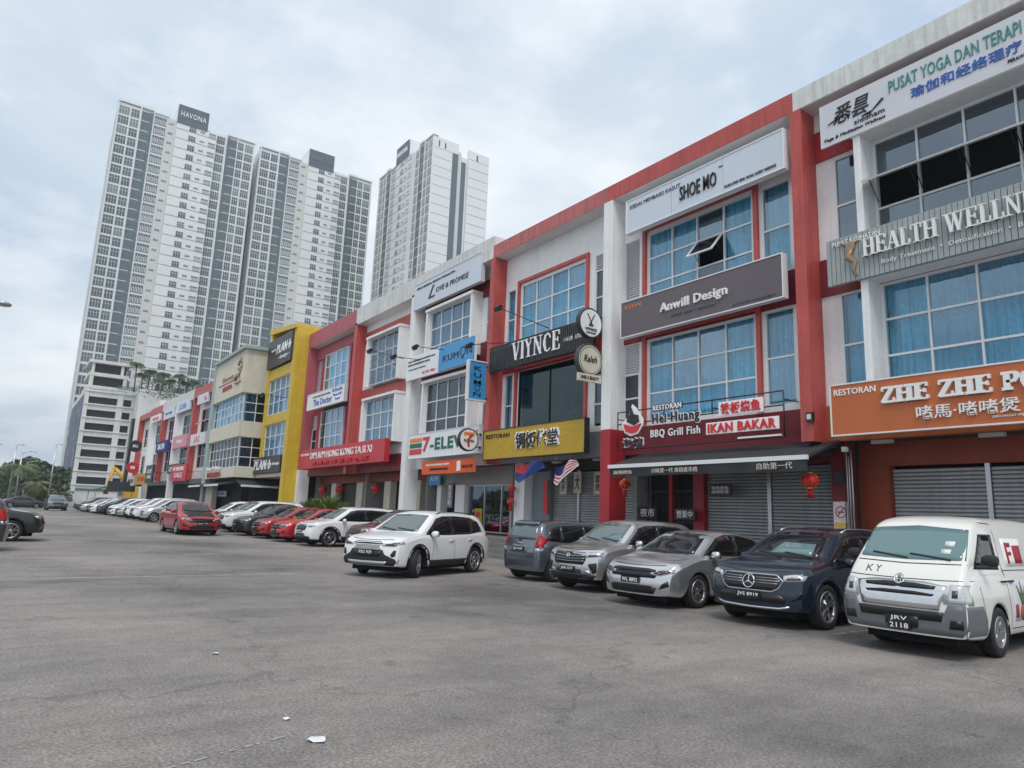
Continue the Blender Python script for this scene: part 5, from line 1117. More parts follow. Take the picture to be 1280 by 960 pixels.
# far row signs
frame((15.5, 73.8, 0), 2.29); F0 = F; F = 0.; W0 = W; W = .65
sign('white far sign with small red emblem under the red roof beam', 5.8, 1.7, 11.9, 12.9, -.02, 'board_silver', [('Yes', 3.0, 2.2, 12.1, 12.6, 'ink_red', dict(bold=.05))], .2)
sign('white far sign with dark emblem between the windows', 6.9, 1.2, 7.6, 8.8, -.02, 'board_silver', [('A R C', 5.2, 3.2, 7.85, 8.5, 'ink_red', dict(bold=.05))], .2)
sign('pale lilac far sign high on the second white unit', 14.9, 9.0, 11.8, 13.0, -.02, 'board_pale', [('LCUSA', 13.6, 10.4, 12.1, 12.7, 'ink_blue', dict(bold=.02))], .2)
sign('pink far sign under the upper window', 14.9, 8.6, 7.7, 9.1, -.02, 'board_pink', [('beauty', 13, 10.4, 8.1, 8.7, 'ink_white', {})], .2)
sign('pale blue grey far sign high on the third white unit', 21.6, 16.0, 11.6, 12.85, -.02, 'board_pale', [('Estate Realty', 20.6, 17.2, 12.0, 12.45, 'ink_grey', {})], .2)
sign('dark blue far sign with white lettering between upper and lower windows', 22.6, 16.6, 7.6, 8.9, -.25, 'flag_blue', [('SALON', 21.4, 18.0, 7.9, 8.6, 'ink_white', dict(bold=.04))], .3)
sign('white far sign with red line on the fourth unit', 28.8, 23.4, 11.8, 12.7, -.02, 'board_white', [('MEDICARE', 27.8, 24.4, 12.0, 12.4, 'ink_red', dict(bold=.04))], .2)
sign('black far sign above the second unit doorway', 15.0, 8.4, 4.9, 5.9, -.2, 'board_black', [('COFFEE & CO', 14.2, 9.6, 5.1, 5.6, 'ink_white', {})], .3)
sign('red far shop sign with white lettering beside the beige corner building', 8.1, 1.9, 3.85, 5.5, -1.2, 'board_red', [('88  MINI MART', 7.4, 2.8, 4.9, 5.3, 'ink_white', {}), ('SALE', 6.6, 3.4, 4.2, 4.7, 'ink_white', {})], .2)
sign('black square far sign standing out beside the yellow sign', 22.6, 18.6, 3.9, 6.0, -1.0, 'board_black', [('KOPI', 21.6, 19.4, 5.0, 5.5, 'ink_white', {}), ('HOUSE', 21.6, 19.4, 4.4, 4.8, 'ink_white', {})], .2)
sign('yellow and cream far sign with an orange panel', 31.2, 24.0, 3.8, 5.2, -.6, 'board_gold', [('KUKUBIMA', 29.6, 25.2, 4.2, 4.8, 'ink_red', dict(bold=.04))], .2)
sign('cream far sign left of the yellow sign', 37.0, 31.4, 3.7, 5.0, -.6, 'cream_paint', [('MINI HOUSE', 36, 32.2, 4.1, 4.6, 'ink_black', {})], .2)
for y, z, r, m1, lb in ((30.5, 8.8, .75, 'board_black', 'round black projecting sign on the farthest white unit'), (30.5, 6.0, .7, 'board_red', 'round red projecting sign below the round black one')):
    rr = disc_sign(lb, -1.2, y, z, r, m1, m1); mb = MB(); text_mb('8' if m1 == 'board_red' else 'MU', mb, -1.5, -.9, z-.2, z+.2, y-.095, .02, .03, axis='y'); part('lettering', mb, 'ink_white', rr)
F = F0; W = W0; frame()
# round signs on the white pillar
def plain_disc(label, y, z, r, rim_, face): return disc_sign(label, 15.75, y, z, r, rim_, face)
r_ = plain_disc('round white sign with a pair of scissors and black rim', 17.9, 8.30, .52, 'black_metal', 'board_white'); mb = MB(); X, Y_ = 15.75, 17.80
mb.tube([(X-.16, Y_, 8.62), (X+.08, Y_, 8.20)], .022, 4); mb.tube([(X+.16, Y_, 8.62), (X-.08, Y_, 8.20)], .022, 4); mb.tube([(X-.10, Y_, 8.22), (X+.10, Y_, 8.22)], .03, 4); text_mb('VIYNCE', mb, X-.26, X+.26, 8.02, 8.12, Y_+.004, .02, .02, axis='y'); text_mb('HAIR STUDIO', mb, X-.22, X+.22, 7.92, 7.97, Y_+.004, .02, 0, axis='y'); part('scissors', mb, 'ink_black', r_)
r_ = plain_disc('round cream sign with script lettering and a plate below it', 17.9, 6.98, .56, 'dark_grey_metal', 'cream_paint'); mb = MB()
text_mb('Raleh', mb, X-.30, X+.30, 6.9, 7.14, 17.806, .02, 0, .3, axis='y')
mb.tube([(X+.47*math.cos(a*.2618), 17.80, 6.98+.47*math.sin(a*.2618)) for a in range(25)], .01, 4); part('lettering', mb, 'ink_black', r_)
bx(r_, 'plate', 'cream_paint', (X-.52, X+.50, 17.80, 17.9, 6.22, 6.48)); mb = MB(); text_mb('HAIR & BEAUTY', mb, X-.42, X+.40, 6.29, 6.41, 17.80, .015, .02, axis='y'); part('lettering', mb, 'ink_black', r_)
# wall washers on arms
def arm_lamp(label, y, z, x1=14.9, y2=None, z2=None):
    root = thing('sign_lamp', label, 'lamp', (F, y, z), 'sign lights on long arms'); y2 = y if y2 is None else y2; z2 = z+.35 if z2 is None else z2
    mb = MB(); mb.tube([(F-.05, y, z), (x1, y2, z2)], .018, 5); part('arm', mb, 'black_metal', root)
    mb = MB(); mb.prism([(x1-.16, z2-.02), (x1-.02, z2+.09), (x1+.12, z2+.06), (x1+.02, z2-.16), (x1-.10, z2-.18)], y2-.13, y2+.13); part('lamp_head', mb, 'black_metal', root)
    mb = MB(); mb.box(x1-.06, x1+.02, y2-.10, y2+.10, z2-.19, z2-.165); part('lamp_glass', mb, 'lamp_glass', root)
arm_lamp('black sign lamp on an arm above the left part of the tuition sign', 31.2, 9.2, 14.9, 31.6, 9.25); arm_lamp('black sign lamp on an arm above the blue KUMON panel', 28.7, 9.3, 14.9, 29.3, 9.35)
arm_lamp('black sign lamp on an arm in front of the white pillar by the lattice windows', 33.2, 9.6, 14.6, 33.9, 9.9); arm_lamp('black sign lamp above the left end of the black hair studio sign', 23.6, 8.75, 14.9, 24.4, 8.55)
arm_lamp('black sign lamp above the middle of the black hair studio sign', 20.8, 8.8, 14.8, 22.2, 9.65); arm_lamp('black sign lamp in front of the yellow building', 50.0, 9.3, 13.8, 50.2, 9.4)
mb = MB(); mb.box(F-.10, F-.001, 9.93, 10.12, 4.22, 4.46); mb.m = 1; mb.box(F-.115, F-.10, 9.97, 10.08, 4.28, 4.41); solo('flood_light', mb, ['black_metal', 'lamp_glass'], 'small black flood light on the front of the right red pillar', 'flood light', (F-.1, 10, 4.2))
# awning
root = thing('awning', 'black retractable awning with white front bar over the grill restaurant', 'awning', (15.4, 13, 3)); mb = MB()
mb.prism([(W-.03, 3.80), (W-.03, 3.72), (15.45, 3.22), (15.45, 3.29)], 9.65, 16.45); part('canopy', mb, 'awning_black', root)
bx(root, 'front_bar', 'frame_white', (15.38, 15.46, 9.62, 16.48, 3.20, 3.31)); mb = MB(); n = 60
for i in range(n):
    y0, y1 = 9.65+6.8*i/n, 9.65+6.8*(i+1)/n; f = lambda y: 15.42+.03*math.sin(y*5.5); mb.q((f(y0), y0, 3.2), (f(y1), y1, 3.2), (f(y1)+.02, y1, 2.94), (f(y0)+.02, y0, 2.94), smooth=True); mb.q((f(y0)+.01, y0, 3.2), (f(y0)+.03, y0, 2.94), (f(y1)+.03, y1, 2.94), (f(y1)+.01, y1, 3.2), smooth=True)
part('valance', mb, 'awning_black', root); mb = MB(); text_mb('川味第一代 串烧夜市档', mb, 14.6, 12.9, 3.0, 3.14, 15.37, .01); text_mb('自助第一代', mb, 11.0, 10.0, 2.99, 3.16, 15.37, .01); text_mb('麻辣烤鱼', mb, 16.2, 15.4, 3.0, 3.12, 15.37, .01); part('lettering', mb, 'cream_paint', root)
bx(root, 'arm', 'dark_grey_metal', (15.6, 16.9, 10.4, 10.44, 3.25, 3.30), (15.6, 16.9, 15.8, 15.84, 3.25, 3.30))
# lanterns
def lantern(label, x, y, z, r=.22, cat='lantern'):
    root = thing('paper_lantern', label, cat, (x, y, z), 'red hanging lanterns'); mb = MB(); pr = [(r*math.sin(R(a)), -r*.82*math.cos(R(a))) for a in range(12, 169, 12)]
    b0 = len(mb.v); mb.lathe(pr, (x, y, z), 'z', 20); part('shade', mb, 'lantern_red', root)
    mb = MB(); mb.lathe([(.0, -.01), (r*.36, -.01), (r*.36, .03), (0, .03)], (x, y, z+r*.80), 'z', 12); mb.lathe([(.0, -.03), (r*.34, -.03), (r*.34, .01), (0, .01)], (x, y, z-r*.80), 'z', 12)
    for a in range(0, 360, 45): mb.tube([(x+(r+.004)*math.sin(R(t))*math.cos(R(a)), y+(r+.004)*math.sin(R(t))*math.sin(R(a)), z-(r*.82+.003)*math.cos(R(t))) for t in range(15, 166, 25)], .006, 3)
    part('gold_ribs', mb, 'gold_trim', root)
    mb = MB()
    for i in range(14): a = i*.449; mb.tube([(x+.05*math.cos(a), y+.05*math.sin(a), z-r*.8), (x+.065*math.cos(a), y+.065*math.sin(a), z-r*.8-.26)], .012, 3)
    part('tassel', mb, 'lantern_red', root); mb = MB(); mb.tube([(x, y, z+r*.8), (x, y, 3.75)], .005, 3); part('cord', mb, 'black_metal', root)
lantern('red lantern with gold ribs under the right end of the black awning', 16.3, 10.13, 2.76); lantern('red lantern with gold ribs under the left end of the black awning', 16.4, 16.75, 2.76, .19)
for y, z, lb in ((24.3, 2.75, 'small red lantern upper one on the white inner pier'), (24.35, 2.2, 'small red lantern lower one on the white inner pier')): lantern(lb, 17.25, y, z, .16)
for y, z, lb in ((22.6, 2.85, 'red cloth hanging beside the grey shutters'),):
    root = thing('hanging_cloth', lb, 'hanging', (17.7, y, z)); bx(root, 'cloth', 'lantern_red', (17.7, 17.74, y-.16, y+.12, 1.75, 2.5), (17.71, 17.75, y-.12, y+.16, 2.53, 3.1))
for i, (y, lb) in enumerate(((47.0, 'red lantern cluster at the left of the dim sum doorway'), (44.0, 'red lantern cluster in the middle of the dim sum doorway'), (38.5, 'red lantern cluster at the right of the dim sum doorway'))): lantern(lb, 17.6, y, 2.9, .3)
for i, (y, z, t, lb) in enumerate(((21.6, 2.95, '花开', 'white hanging board with black characters, leftmost on the grey shutters'), (20.75, 3.0, '大', 'small white hanging board between the two larger ones'), (19.6, 2.95, '富贵', 'white hanging board with black characters, rightmost on the grey shutters'))):
    root = thing('hanging_board', lb, 'hanging board', (17.8, y, z)); bx(root, 'board', 'cream_paint', (17.8, 17.84, y-.2, y+.2, z-.42, z+.38)); mb = MB(); text_mb('\n'.join(t), mb, y+.13, y-.13, z-.32, z+.28, 17.8, .012, .02); part('lettering', mb, 'ink_black', root)
for y, z0, z1, t, lb in ((13.9, 2.45, 2.8, '特色烤鱼\n麻辣鲜香', 'dark hanging menu board with white characters under the awning'), (16.9, 1.7, 2.1, '夜市', 'dark board with white characters behind the silver car'), (15.3, 1.7, 2.05, '營業中', 'white lettered dark board on the red door pier')):
    root = thing('menu_board', lb, 'menu board', (17.6, y, z0)); bx(root, 'board', 'board_black', (17.6, 17.64, y-.42, y+.42, z0, z1)); mb = MB(); text_mb(t, mb, y+.32, y-.32, z0+.06, z1-.06, 17.6, .012, .01); part('lettering', mb, 'ink_white', root)
# no-smoking notice
root = thing('notice', 'white notice with a red no smoking symbol on the maroon inner pier', 'notice', (17.28, 9.9, 1.7)); bx(root, 'board', 'paper', (17.27, 17.299, 9.72, 10.12, 1.62, 2.28)); mb = MB()
ellipse(mb, 17.27, 9.92, 2.02, .15, .15, .006, 24, .025); mb.m = 1; mb.box(17.262, 17.27, 9.83, 10.01, 2.005, 2.035); mb.m = 0; mb.prism([(9.82, 2.12), (9.84, 2.14), (10.02, 1.92), (10.0, 1.90)], 17.256, 17.262, 'x'); mb.m = 2; mb.box(17.264, 17.27, 9.74, 10.10, 1.64, 1.76); part('symbol', mb, ['ink_red', 'ink_black', 'gold_trim'], root)
# blue board in unit 3, posters and store notices
sign('small blue notice board on the wall beside the convenience store', 32.2, 31.0, 3.0, 3.5, 17.6, 'board_blue', [('ATM', 32.0, 31.2, 3.2, 3.45, 'ink_white', {})], .04)
sign('upright grey notice with white characters beside the store window', 30.4, 29.9, 1.9, 3.1, 17.7, 'grey_paint', [('營\n業\n時', 30.3, 30.0, 2.0, 3.0, 'ink_white', {})], .04, name='notice', cat='notice')
sign('yellow food poster inside the store window', 28.2, 27.6, 1.0, 1.9, 17.95, 'board_gold', [('RM5', 28.1, 27.7, 1.5, 1.75, 'ink_red', dict(bold=.03))], .03, name='poster', cat='poster')
sign('red promotion poster at the right of the store window', 25.2, 24.85, .9, 1.5, 17.95, 'board_red', [('SALE', 25.15, 24.9, 1.1, 1.3, 'ink_white', {})], .03, name='poster', cat='poster')
# flags
def flag(label, y, z, wd, ht, kind):
    root = thing('flag', label, 'flag', (16.9, y, z), 'flags under the mustard sign'); mb = MB(); mb.tube([(16.95, y+.3, z+.05), (16.0, y-wd*.35, z+.03)], .014, 5); part('pole', mb, 'steel', root)
    mb = MB(); nx, nz = 18, 10
    def P(i, j):
        u, v = i/nx, j/nz; return (16.5-.5*u+.10*math.sin(u*6+v*2.5)-.12*v, y-u*wd+.06*math.sin(u*8+v*3), z-.02-v*ht*(.35+.65*math.sin(math.pi*min(1, .25+u*.8)))-.05*math.sin(u*7)-(0 if kind == 'jo' else .28*(1-u)*ht))
    for i in range(nx):
        for j in range(nz):
            u, v = i/nx, j/nz
            if kind == 'my': mb.m = 2 if (u < .35 and v < .5) else (0 if j % 2 == 0 else 1)
            else: mb.m = 0 if (u < .42 and v < .5) else 2
            mb.q(P(i, j), P(i+1, j), P(i+1, j+1), P(i, j+1), smooth=True)
    part('cloth', mb, ['ink_red', 'ink_white', 'flag_blue'], root)
flag('drooping blue flag with a red corner below the mustard sign', 23.0, 3.68, 2.45, .72, 'jo'); flag('drooping flag with red and white stripes below the mustard sign', 20.5, 3.68, 1.85, .70, 'my')
# ================================================================== towers
WD = {}
def tower_window(kind, g):
    k = (kind, g)
    if k in WD: return WD[k]
    w, h, n, bars = {'a': (2.7, 2.5, 4, 0), 'b': (2.15, 2.5, 3, 0), 'rib': (3.2, 2.5, 5, 1), 'dark': (3.05, 2.5, 2, 0), 'w3': (2.0, 1.7, 3, 0), 'vent': (1.3, .55, 2, 0), 'short': (2.0, 1.6, 4, 1), 'c': (1.8, 2.5, 3, 0), 'd': (2.4, 2.5, 4, 0)}[kind]
    mb = MB(); mb.m = 1; mb.box(0, w, -.06, .0, 0, h); mb.m = 0; t = .075 if kind != 'dark' else .06
    if kind == 'dark': mb.m = 2
    for i in range(n+1): x = w*i/n; mb.box(x-t/2, x+t/2, -.14, -.06, 0, h)
    mb.box(t/2, w-t/2, -.12, -.06, h*.62-t/2, h*.62+t/2)
    if bars:
        mb.m = 0
        for i in range(n): mb.box(w*(i+.5)/n-.09, w*(i+.5)/n+.09, -.13, -.07, .2, h*.6)
    WD[k] = mb.data('window', ['frame_white', ('tower_glass', 'tower_glass_c', 'tower_glass_b')[g] if kind != 'dark' else ('tower_dark', 'tower_glass_c', 'tower_dark')[g], 'tower_band']); return WD[k]
def tower(label, nf=31, side_detail=False, lm='ink_white'):
    Ht = 116.7; root = thing('apartment_tower', label, 'apartment tower', (0, 0, 0)); rnd = random.Random(len(label))
    bx(root, 'wall', 'tower_white', (0, 39, 0, 9, 0, Ht), (.25, 38.2, 9, 20, 0, Ht-3.4), (15.7, 27.2, -1.3, -.001, 0, Ht-1.2))
    bx(root, 'grey_wall', 'tower_cream', (12.95, 15.68, -.25, -.001, 0, Ht-.5))
    bx(root, 'pier', 'tower_white', (-.05, .25, -.32, -.001, 0, Ht+.3), (5.75, 6.15, -.45, -.001, 0, Ht+.2), (9.35, 9.6, -.30, -.001, 0, Ht-.1), (30.2, 30.5, -.40, -.001, 0, Ht), (33.55, 33.8, -.40, -.001, 0, Ht), (38.75, 39.05, -.32, -.001, 0, Ht+.2), (3.05, 3.35, -.2, -.001, 0, Ht-1.2), (35.65, 35.95, -.2, -.001, 0, Ht-1.2))
    bx(root, 'roof_parapet', 'tower_white', (-.15, 6.1, -.4, 1.5, Ht+.31, Ht+.75), (6.16, 9.34, -.6, 1.5, Ht+.2, Ht+.95), (9.61, 13.5, -.4, 1.5, Ht-.09, Ht+.3), (30.51, 33.54, -.6, 1.5, Ht+.1, Ht+.8), (33.81, 39.2, -.4, 1.5, Ht+.21, Ht+.6))
    bx(root, 'dark_column', 'tower_blue', (6.16, 9.34, -.06, -.002, 0, Ht-.4), (30.51, 33.54, -.06, -.002, 0, Ht-.4))  # flat dark panels, coloured to suggest the shade of recessed balcony bays
    bx(root, 'roof_box', 'tower_white', (15.6, 24.4, -1.0, 9.5, Ht-1.2, Ht+4.9)); bx(root, 'roof_sign', 'tower_sign', (15.55, 24.3, -1.45, -1.301, Ht-1.4, Ht+4.7))
    mb = MB(); text_mb('HAVONA', mb, 16.4, 23.6, Ht+1.0, Ht+2.7, -1.45, .2, .0, axis='y', space=1.15); part('lettering', mb, lm, root)
    mb = MB()
    for k in range(nf+4):
        z = Ht-3.1-3.1*k; mb.box(15.72, 27.19, -1.34, -1.301, z-.10, z+.06)
    bx(root, 'balcony_edge', 'tower_white', *[(x+.9*(x > 20), x+2.2+.9*(x > 20), -.2, -.061, Ht-.75-3.1*k, Ht-.55-3.1*k) for k in range(nf) for x in (6.2, 30.55)], kind='stuff')
    part('panel_joint', mb, 'tower_joint', root, kind='stuff')
    cols = [(.35, 0, 'a'), (3.45, 0, 'b'), (6.22, -.062, 'dark'), (9.72, 0, 'rib'), (13.6, -.251, 'vent'), (19.2, -1.301, 'w3'), (22.4, -1.301, 'vent'), (24.9, -1.301, 'short'), (27.5, 0, 'd'), (30.5, -.062, 'dark'), (33.85, 0, 'c'), (36.1, 0, 'd')]
    cnt = 0; far = MB()
    for k in range(nf):
        zf = Ht-3.5-3.1*k
        for x, y, kd in cols:
            if kd == 'vent' and k > 24: continue
            g = rnd.choice((0, 0, 0, 0, 1, 1, 1, 2)); zo = {'vent': 1.2, 'w3': .5, 'short': .3, 'dark': -.1}.get(kd, .1)
            if cnt < 300: inst('window', tower_window(kd, g), root, (x, y, zf+zo)); cnt += 1
            else:
                w = {'a': 2.7, 'b': 2.15, 'rib': 3.2, 'dark': 3.05, 'w3': 2.0, 'vent': 1.3, 'short': 2.0, 'c': 1.8, 'd': 2.4}[kd]; h = .55 if kd == 'vent' else 1.7 if kd in ('w3', 'short') else 2.25
                far.m = 1; far.box(x, x+w, y-.06, y, zf+zo, zf+zo+h); far.m = 0
                for i in range(4): far.box(x+w*i/3-.05, x+w*i/3+.05, y-.13, y-.06, zf+zo, zf+zo+h)
    if far.v: part('lower_windows', far, ['frame_white', 'tower_glass'], root, kind='stuff')
    mb = MB()      # end wall
    if side_detail:
        bx(root, 'end_wall_strip', 'tower_dark', (38.9, 39.06, 6.8, 8.9, 0, Ht-3.5), (38.2, 38.3, 10.6, 12.2, 0, Ht-5)); bx(root, 'end_wing', 'tower_white', (38.2, 39.1, 12.7, 20.4, 0, Ht-.6)); bx(root, 'end_recess', 'tower_cream', (38.21, 38.5, 9.05, 10.3, 0, Ht-2.2))
        for k in range(nf+2):
            z = Ht-3.6-3.1*k; mb.box(39.001, 39.02, .3, 6.7, z-.09, z+.05); mb.box(39.101, 39.12, 12.9, 20.2, z-.09, z+.05)
        mb.m = 1; mb.box(39.001, 39.02, 1.7, 2.2, Ht-3.0, Ht-1.0); mb.box(39.001, 39.02, 3.9, 4.4, Ht-3.2, Ht-1.2); mb.box(39.101, 39.12, 15.6, 16.2, Ht-3.6, Ht-1.5)
    else:
        for a, b in ((2.0, 2.5), (6.2, 6.8)): mb.box(-.04, -.001, a, b, 0, Ht-3)
        for k in range(nf):
            z = Ht-3.2-3.1*k; mb.m = 0; mb.box(-.05, -.045, .2, 8.8, z-.03, z+.03)
    part('wall_joint', mb, ['tower_joint', 'tower_glass'], root, kind='stuff')
    return root
frame((11.4, 222, 0)); tower('tall white apartment tower at left with a clear HAVONA sign box on its roof')
frame((52.5, 222.6, 0)); tower('white apartment tower behind the yellow shophouse, middle one with a faint roof sign', lm='tower_joint')
frame((93, 218.5, 0), -90); tower('right apartment tower turned edge on with blank panelled end wall', 24, True); frame()
# car park
root = thing('car_park', 'white multi storey car park with dark open decks in front of the left tower', 'car park', (11.5, 183, 0))
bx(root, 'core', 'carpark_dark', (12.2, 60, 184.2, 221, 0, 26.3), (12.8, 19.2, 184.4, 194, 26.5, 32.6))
mb = MB(); zt = 26.5
for k in range(8):
    top = 24.7-3*k; hi = 26.5 if k == 0 else 22.95-3*(k-1); z = 22.95-3*(k-1)
    bx(root, 'deck_band', 'carpark_white', (11.7, 45, 183.2, 184.2, top, hi)); bx(root, 'ledge', 'carpark_white', (11.45, 45.2, 182.9, 184.3, z-.18, z+.12))
bx(root, 'deck_band', 'carpark_white', (11.7, 45, 183.2, 184.2, 0, 3.4))
for x0, x1 in ((11.5, 12.35), (18.1, 19.3), (21.0, 21.8), (27, 28)): bx(root, 'column', 'carpark_white', (x0, x1, 183.05, 184.25, 0, 26.4))
for k in range(7): bx(root, 'deck_rail', 'dark_grey_metal', (12.4, 18.05, 183.9, 183.95, 22.95-3*k+.55, 22.95-3*k+.60))
bx(root, 'upper_deck', 'carpark_white', (11.6, 19.8, 183, 197, 26.5, 27.2), (11.9, 12.7, 183.1, 183.8, 27.2, 29.4), (18.7, 19.4, 183.1, 183.8, 27.2, 29.4), (11.7, 19.7, 183.05, 196, 29.4, 30.2), (12.1, 12.7, 183.2, 183.8, 30.2, 32.4), (18.0, 18.6, 183.2, 183.8, 30.2, 32.4), (11.5, 19.9, 182.8, 196, 32.4, 33.1))
mb = MB(); mb.box(11.45, 11.6, 185, 221, 4, 25.2); part('side_screen', mb, 'carpark_panel', root)
mb = MB(); mb.box(-.05, .05, -.38, .38, -.7, .7); sc_ = mb.data('screen_panel', 'carpark_panel_pale'); rnd = random.Random(5)
for i in range(20):
    for j in range(13):
        if rnd.random() < .55: inst('screen_panel', sc_, root, (11.40, 186+i*1.8+rnd.uniform(-.3, .3), 5.0+j*1.55))
bx(root, 'side_wall', 'carpark_white', (11.5, 11.9, 184.3, 221, 25.3, 26.6), (11.5, 11.9, 184.3, 221, 0, 3.9)); bx(root, 'gate_band', 'tower_dark', (12.4, 24, 182.8, 183, 3.0, 4.1))
root = thing('podium', 'white tower podium wall with palms along its top', 'building', (21, 176, 0)); bx(root, 'wall', 'carpark_white', (21.5, 112, 176, 182, 0, 26.0)); bx(root, 'parapet', 'carpark_white', (21.4, 112, 175.9, 176.3, 26.01, 26.6)); bx(root, 'railing', 'pane_clear', (17.5, 21.4, 180, 180.1, 26.4, 27.4))
mb = MB(); mb.box(6.5, 19, 168, 168.3, -.5, 3.2); mb.box(6.4, 19.1, 167.95, 168.35, 3.2, 3.35); solo('site_wall', mb, 'carpark_white', 'long low white wall at the foot of the car park', 'wall', (8, 168, 0))
# ================================================================== plants
def palm(label, x, y, z, h, r=2.4, n=17, seed=1, group=None, mt='palm_leaf', trunk_r=.14):
    root = thing('palm_tree', label, 'palm tree', (x, y, z), group); rnd = random.Random(seed); lx, ly = rnd.uniform(-.3, .3), rnd.uniform(-.2, .2)
    mb = MB(); mb.tube([(x, y, z-.3), (x+lx*.4, y+ly*.4, z+h*.5), (x+lx, y+ly, z+h)], [trunk_r*1.3, trunk_r, trunk_r*.8], 7); part('trunk', mb, 'bark', root)
    mb = MB(); c = Vector((x+lx, y+ly, z+h))
    for i in range(n):
        a = 6.283*i/n*1.618*2+rnd.uniform(-.2, .2); el = rnd.uniform(-.1, 1.15); L_ = r*rnd.uniform(.8, 1.15); d = Vector((math.cos(a), math.sin(a), 0)); s = Vector((-d.y, d.x, 0)); P = []
        for t in range(7):
            u = t/6; P.append(c+d*L_*(u*math.cos(el*.6))+Vector((0, 0, L_*(math.sin(el)*u*.8-.75*u*u))))
        for t in range(6):
            for q in (0, .5):
                p = P[t].lerp(P[t+1], q); nx = P[min(t+1, 6)]; ax = (nx-P[t]).normalized(); u = (t+q)/6; w = L_*.34*math.sin(math.pi*min(1, .15+u*.85))
                for sg in (-1, 1):
                    tip = p+s*sg*w*.9+ax*w*.55-Vector((0, 0, w*.5)); mb.q(p-ax*.02*r, p+ax*.045*r, tip)
        mb.tube(P, [.03, .028, .024, .02, .016, .012, .006], 3, False)
    part('crown', mb, mt, root); return root
def tree(label, x, y, z, h, r, seed=1, mt='leaf_green', n=900, group=None, leaf=.32, cat='tree', name='tree', trunk=True):
    root = thing(name, label, cat, (x, y, z), group); rnd = random.Random(seed)
    mb = MB()
    if trunk:
        mb.tube([(x, y, z-.3), (x+.1, y, z+h*.35), (x, y+.1, z+h*.6)], [r*.08, r*.06, r*.04], 7)
        for i in range(5): a = i*1.26; mb.tube([(x, y, z+h*.4), (x+math.cos(a)*r*.6, y+math.sin(a)*r*.6, z+h*.75)], [r*.035, r*.012], 5)
        part('trunk', mb, 'bark', root)
    mb = MB(); cl = [(rnd.uniform(-.6, .6)*r, rnd.uniform(-.6, .6)*r, rnd.uniform(.35 if trunk else .15, .85)*h, rnd.uniform(.28, .5)*r) for _ in range(9)]
    for i in range(n):
        cx, cy, cz, cr = rnd.choice(cl); u = Vector((rnd.gauss(0, 1), rnd.gauss(0, 1), rnd.gauss(0, 1))).normalized()*cr*rnd.uniform(.55, 1.05); p = Vector((x+cx, y+cy, z+cz))+Vector((u.x, u.y, u.z*.75))
        a = Vector((rnd.gauss(0, 1), rnd.gauss(0, 1), rnd.gauss(0, .6))).normalized()*leaf*rnd.uniform(.6, 1.3); b = a.cross(Vector((rnd.gauss(0, 1), rnd.gauss(0, 1), rnd.gauss(0, 1)))).normalized()*leaf*.5; mb.q(p-a, p+b, p+a, p-b)
    part('crown', mb, mt, root); return root
pw = ['leftmost', 'second', 'third', 'fourth', 'fifth', 'sixth', 'seventh', 'eighth', 'ninth', 'tenth']
px_ = [20.6, 22.2, 23.6, 25.3, 26.6, 28.3, 29.8, 31.6, 33.2, 35.0]
for i, x in enumerate(px_): palm('%s palm from the left in the row on the white podium roof' % pw[i], x, 178.5+(i*7 % 3)*1.2, 26.3, (6.3, 4.2, 5.4, 3.3, 5.0, 3.8, 4.9, 3.5, 4.3, 3.0)[i], 2.1, 40, i+3, 'palms on the podium roof', 'palm_leaf_dark' if i % 3 else 'palm_leaf')
tree('low dark hedge under the podium palms', 28, 178, 26.3, 1.5, 8, 9, 'leaf_dark', 1500, leaf=.24, cat='hedge', name='hedge', trunk=False)
palm('tall palm beside the street lamps at the far left', 1.4, 108, .3, 5.0, 2.6, 26, 31)
palm('shorter palm behind the parked dark sedan at far left', 3.2, 112, .3, 3.2, 2.2, 22, 37, None, 'palm_leaf')
tree('olive yellow bushy tree in front of the white wall at far left', 4.6, 114, .2, 3.2, 2.0, 12, 'leaf_olive', 900, leaf=.22)
tree('round green tree behind the tall palm at far left', -1.5, 128, 0, 6.2, 4.2, 14, 'leaf_green', 1500)
tree('dark green tree between the lamp posts at far left', 3.0, 134, 0, 6.0, 3.8, 15, 'leaf_dark', 1500)
tree('small spreading white wall tree near the far parked cars', 8.5, 140, .2, 3.0, 1.3, 19, 'leaf_green', 300, leaf=.2)
tree('green tree right at the left edge of the view', -6.5, 124, 0, 6.6, 4.5, 18, 'leaf_green', 1500)
mb = MB(); rnd = random.Random(77)
for i in range(26000):
    x = rnd.uniform(-110, 9.5); top = 6.5+2.6*math.sin(x*.13)+1.6*math.sin(x*.41+1); z = rnd.uniform(0, 1)**.7*top; y = 160+rnd.uniform(-6, 6)-.15*x*0; p = Vector((x, y, z))
    a = Vector((rnd.gauss(0, 1), rnd.gauss(0, 1), rnd.gauss(0, .6))).normalized()*.62; b = a.cross(Vector((rnd.gauss(0, 1), rnd.gauss(0, 1), rnd.gauss(0, 1)))).normalized()*.36; mb.m = 0 if math.sin(x*.8)+math.sin(z*1.3+x*.3) > -.3 else 1; mb.q(p-a, p+b, p+a, p-b)
solo('woodland', mb, ['leaf_green', 'leaf_dark'], 'continuous band of green woodland beyond the road at far left', 'woodland', (0, 160, 0), kind='stuff')
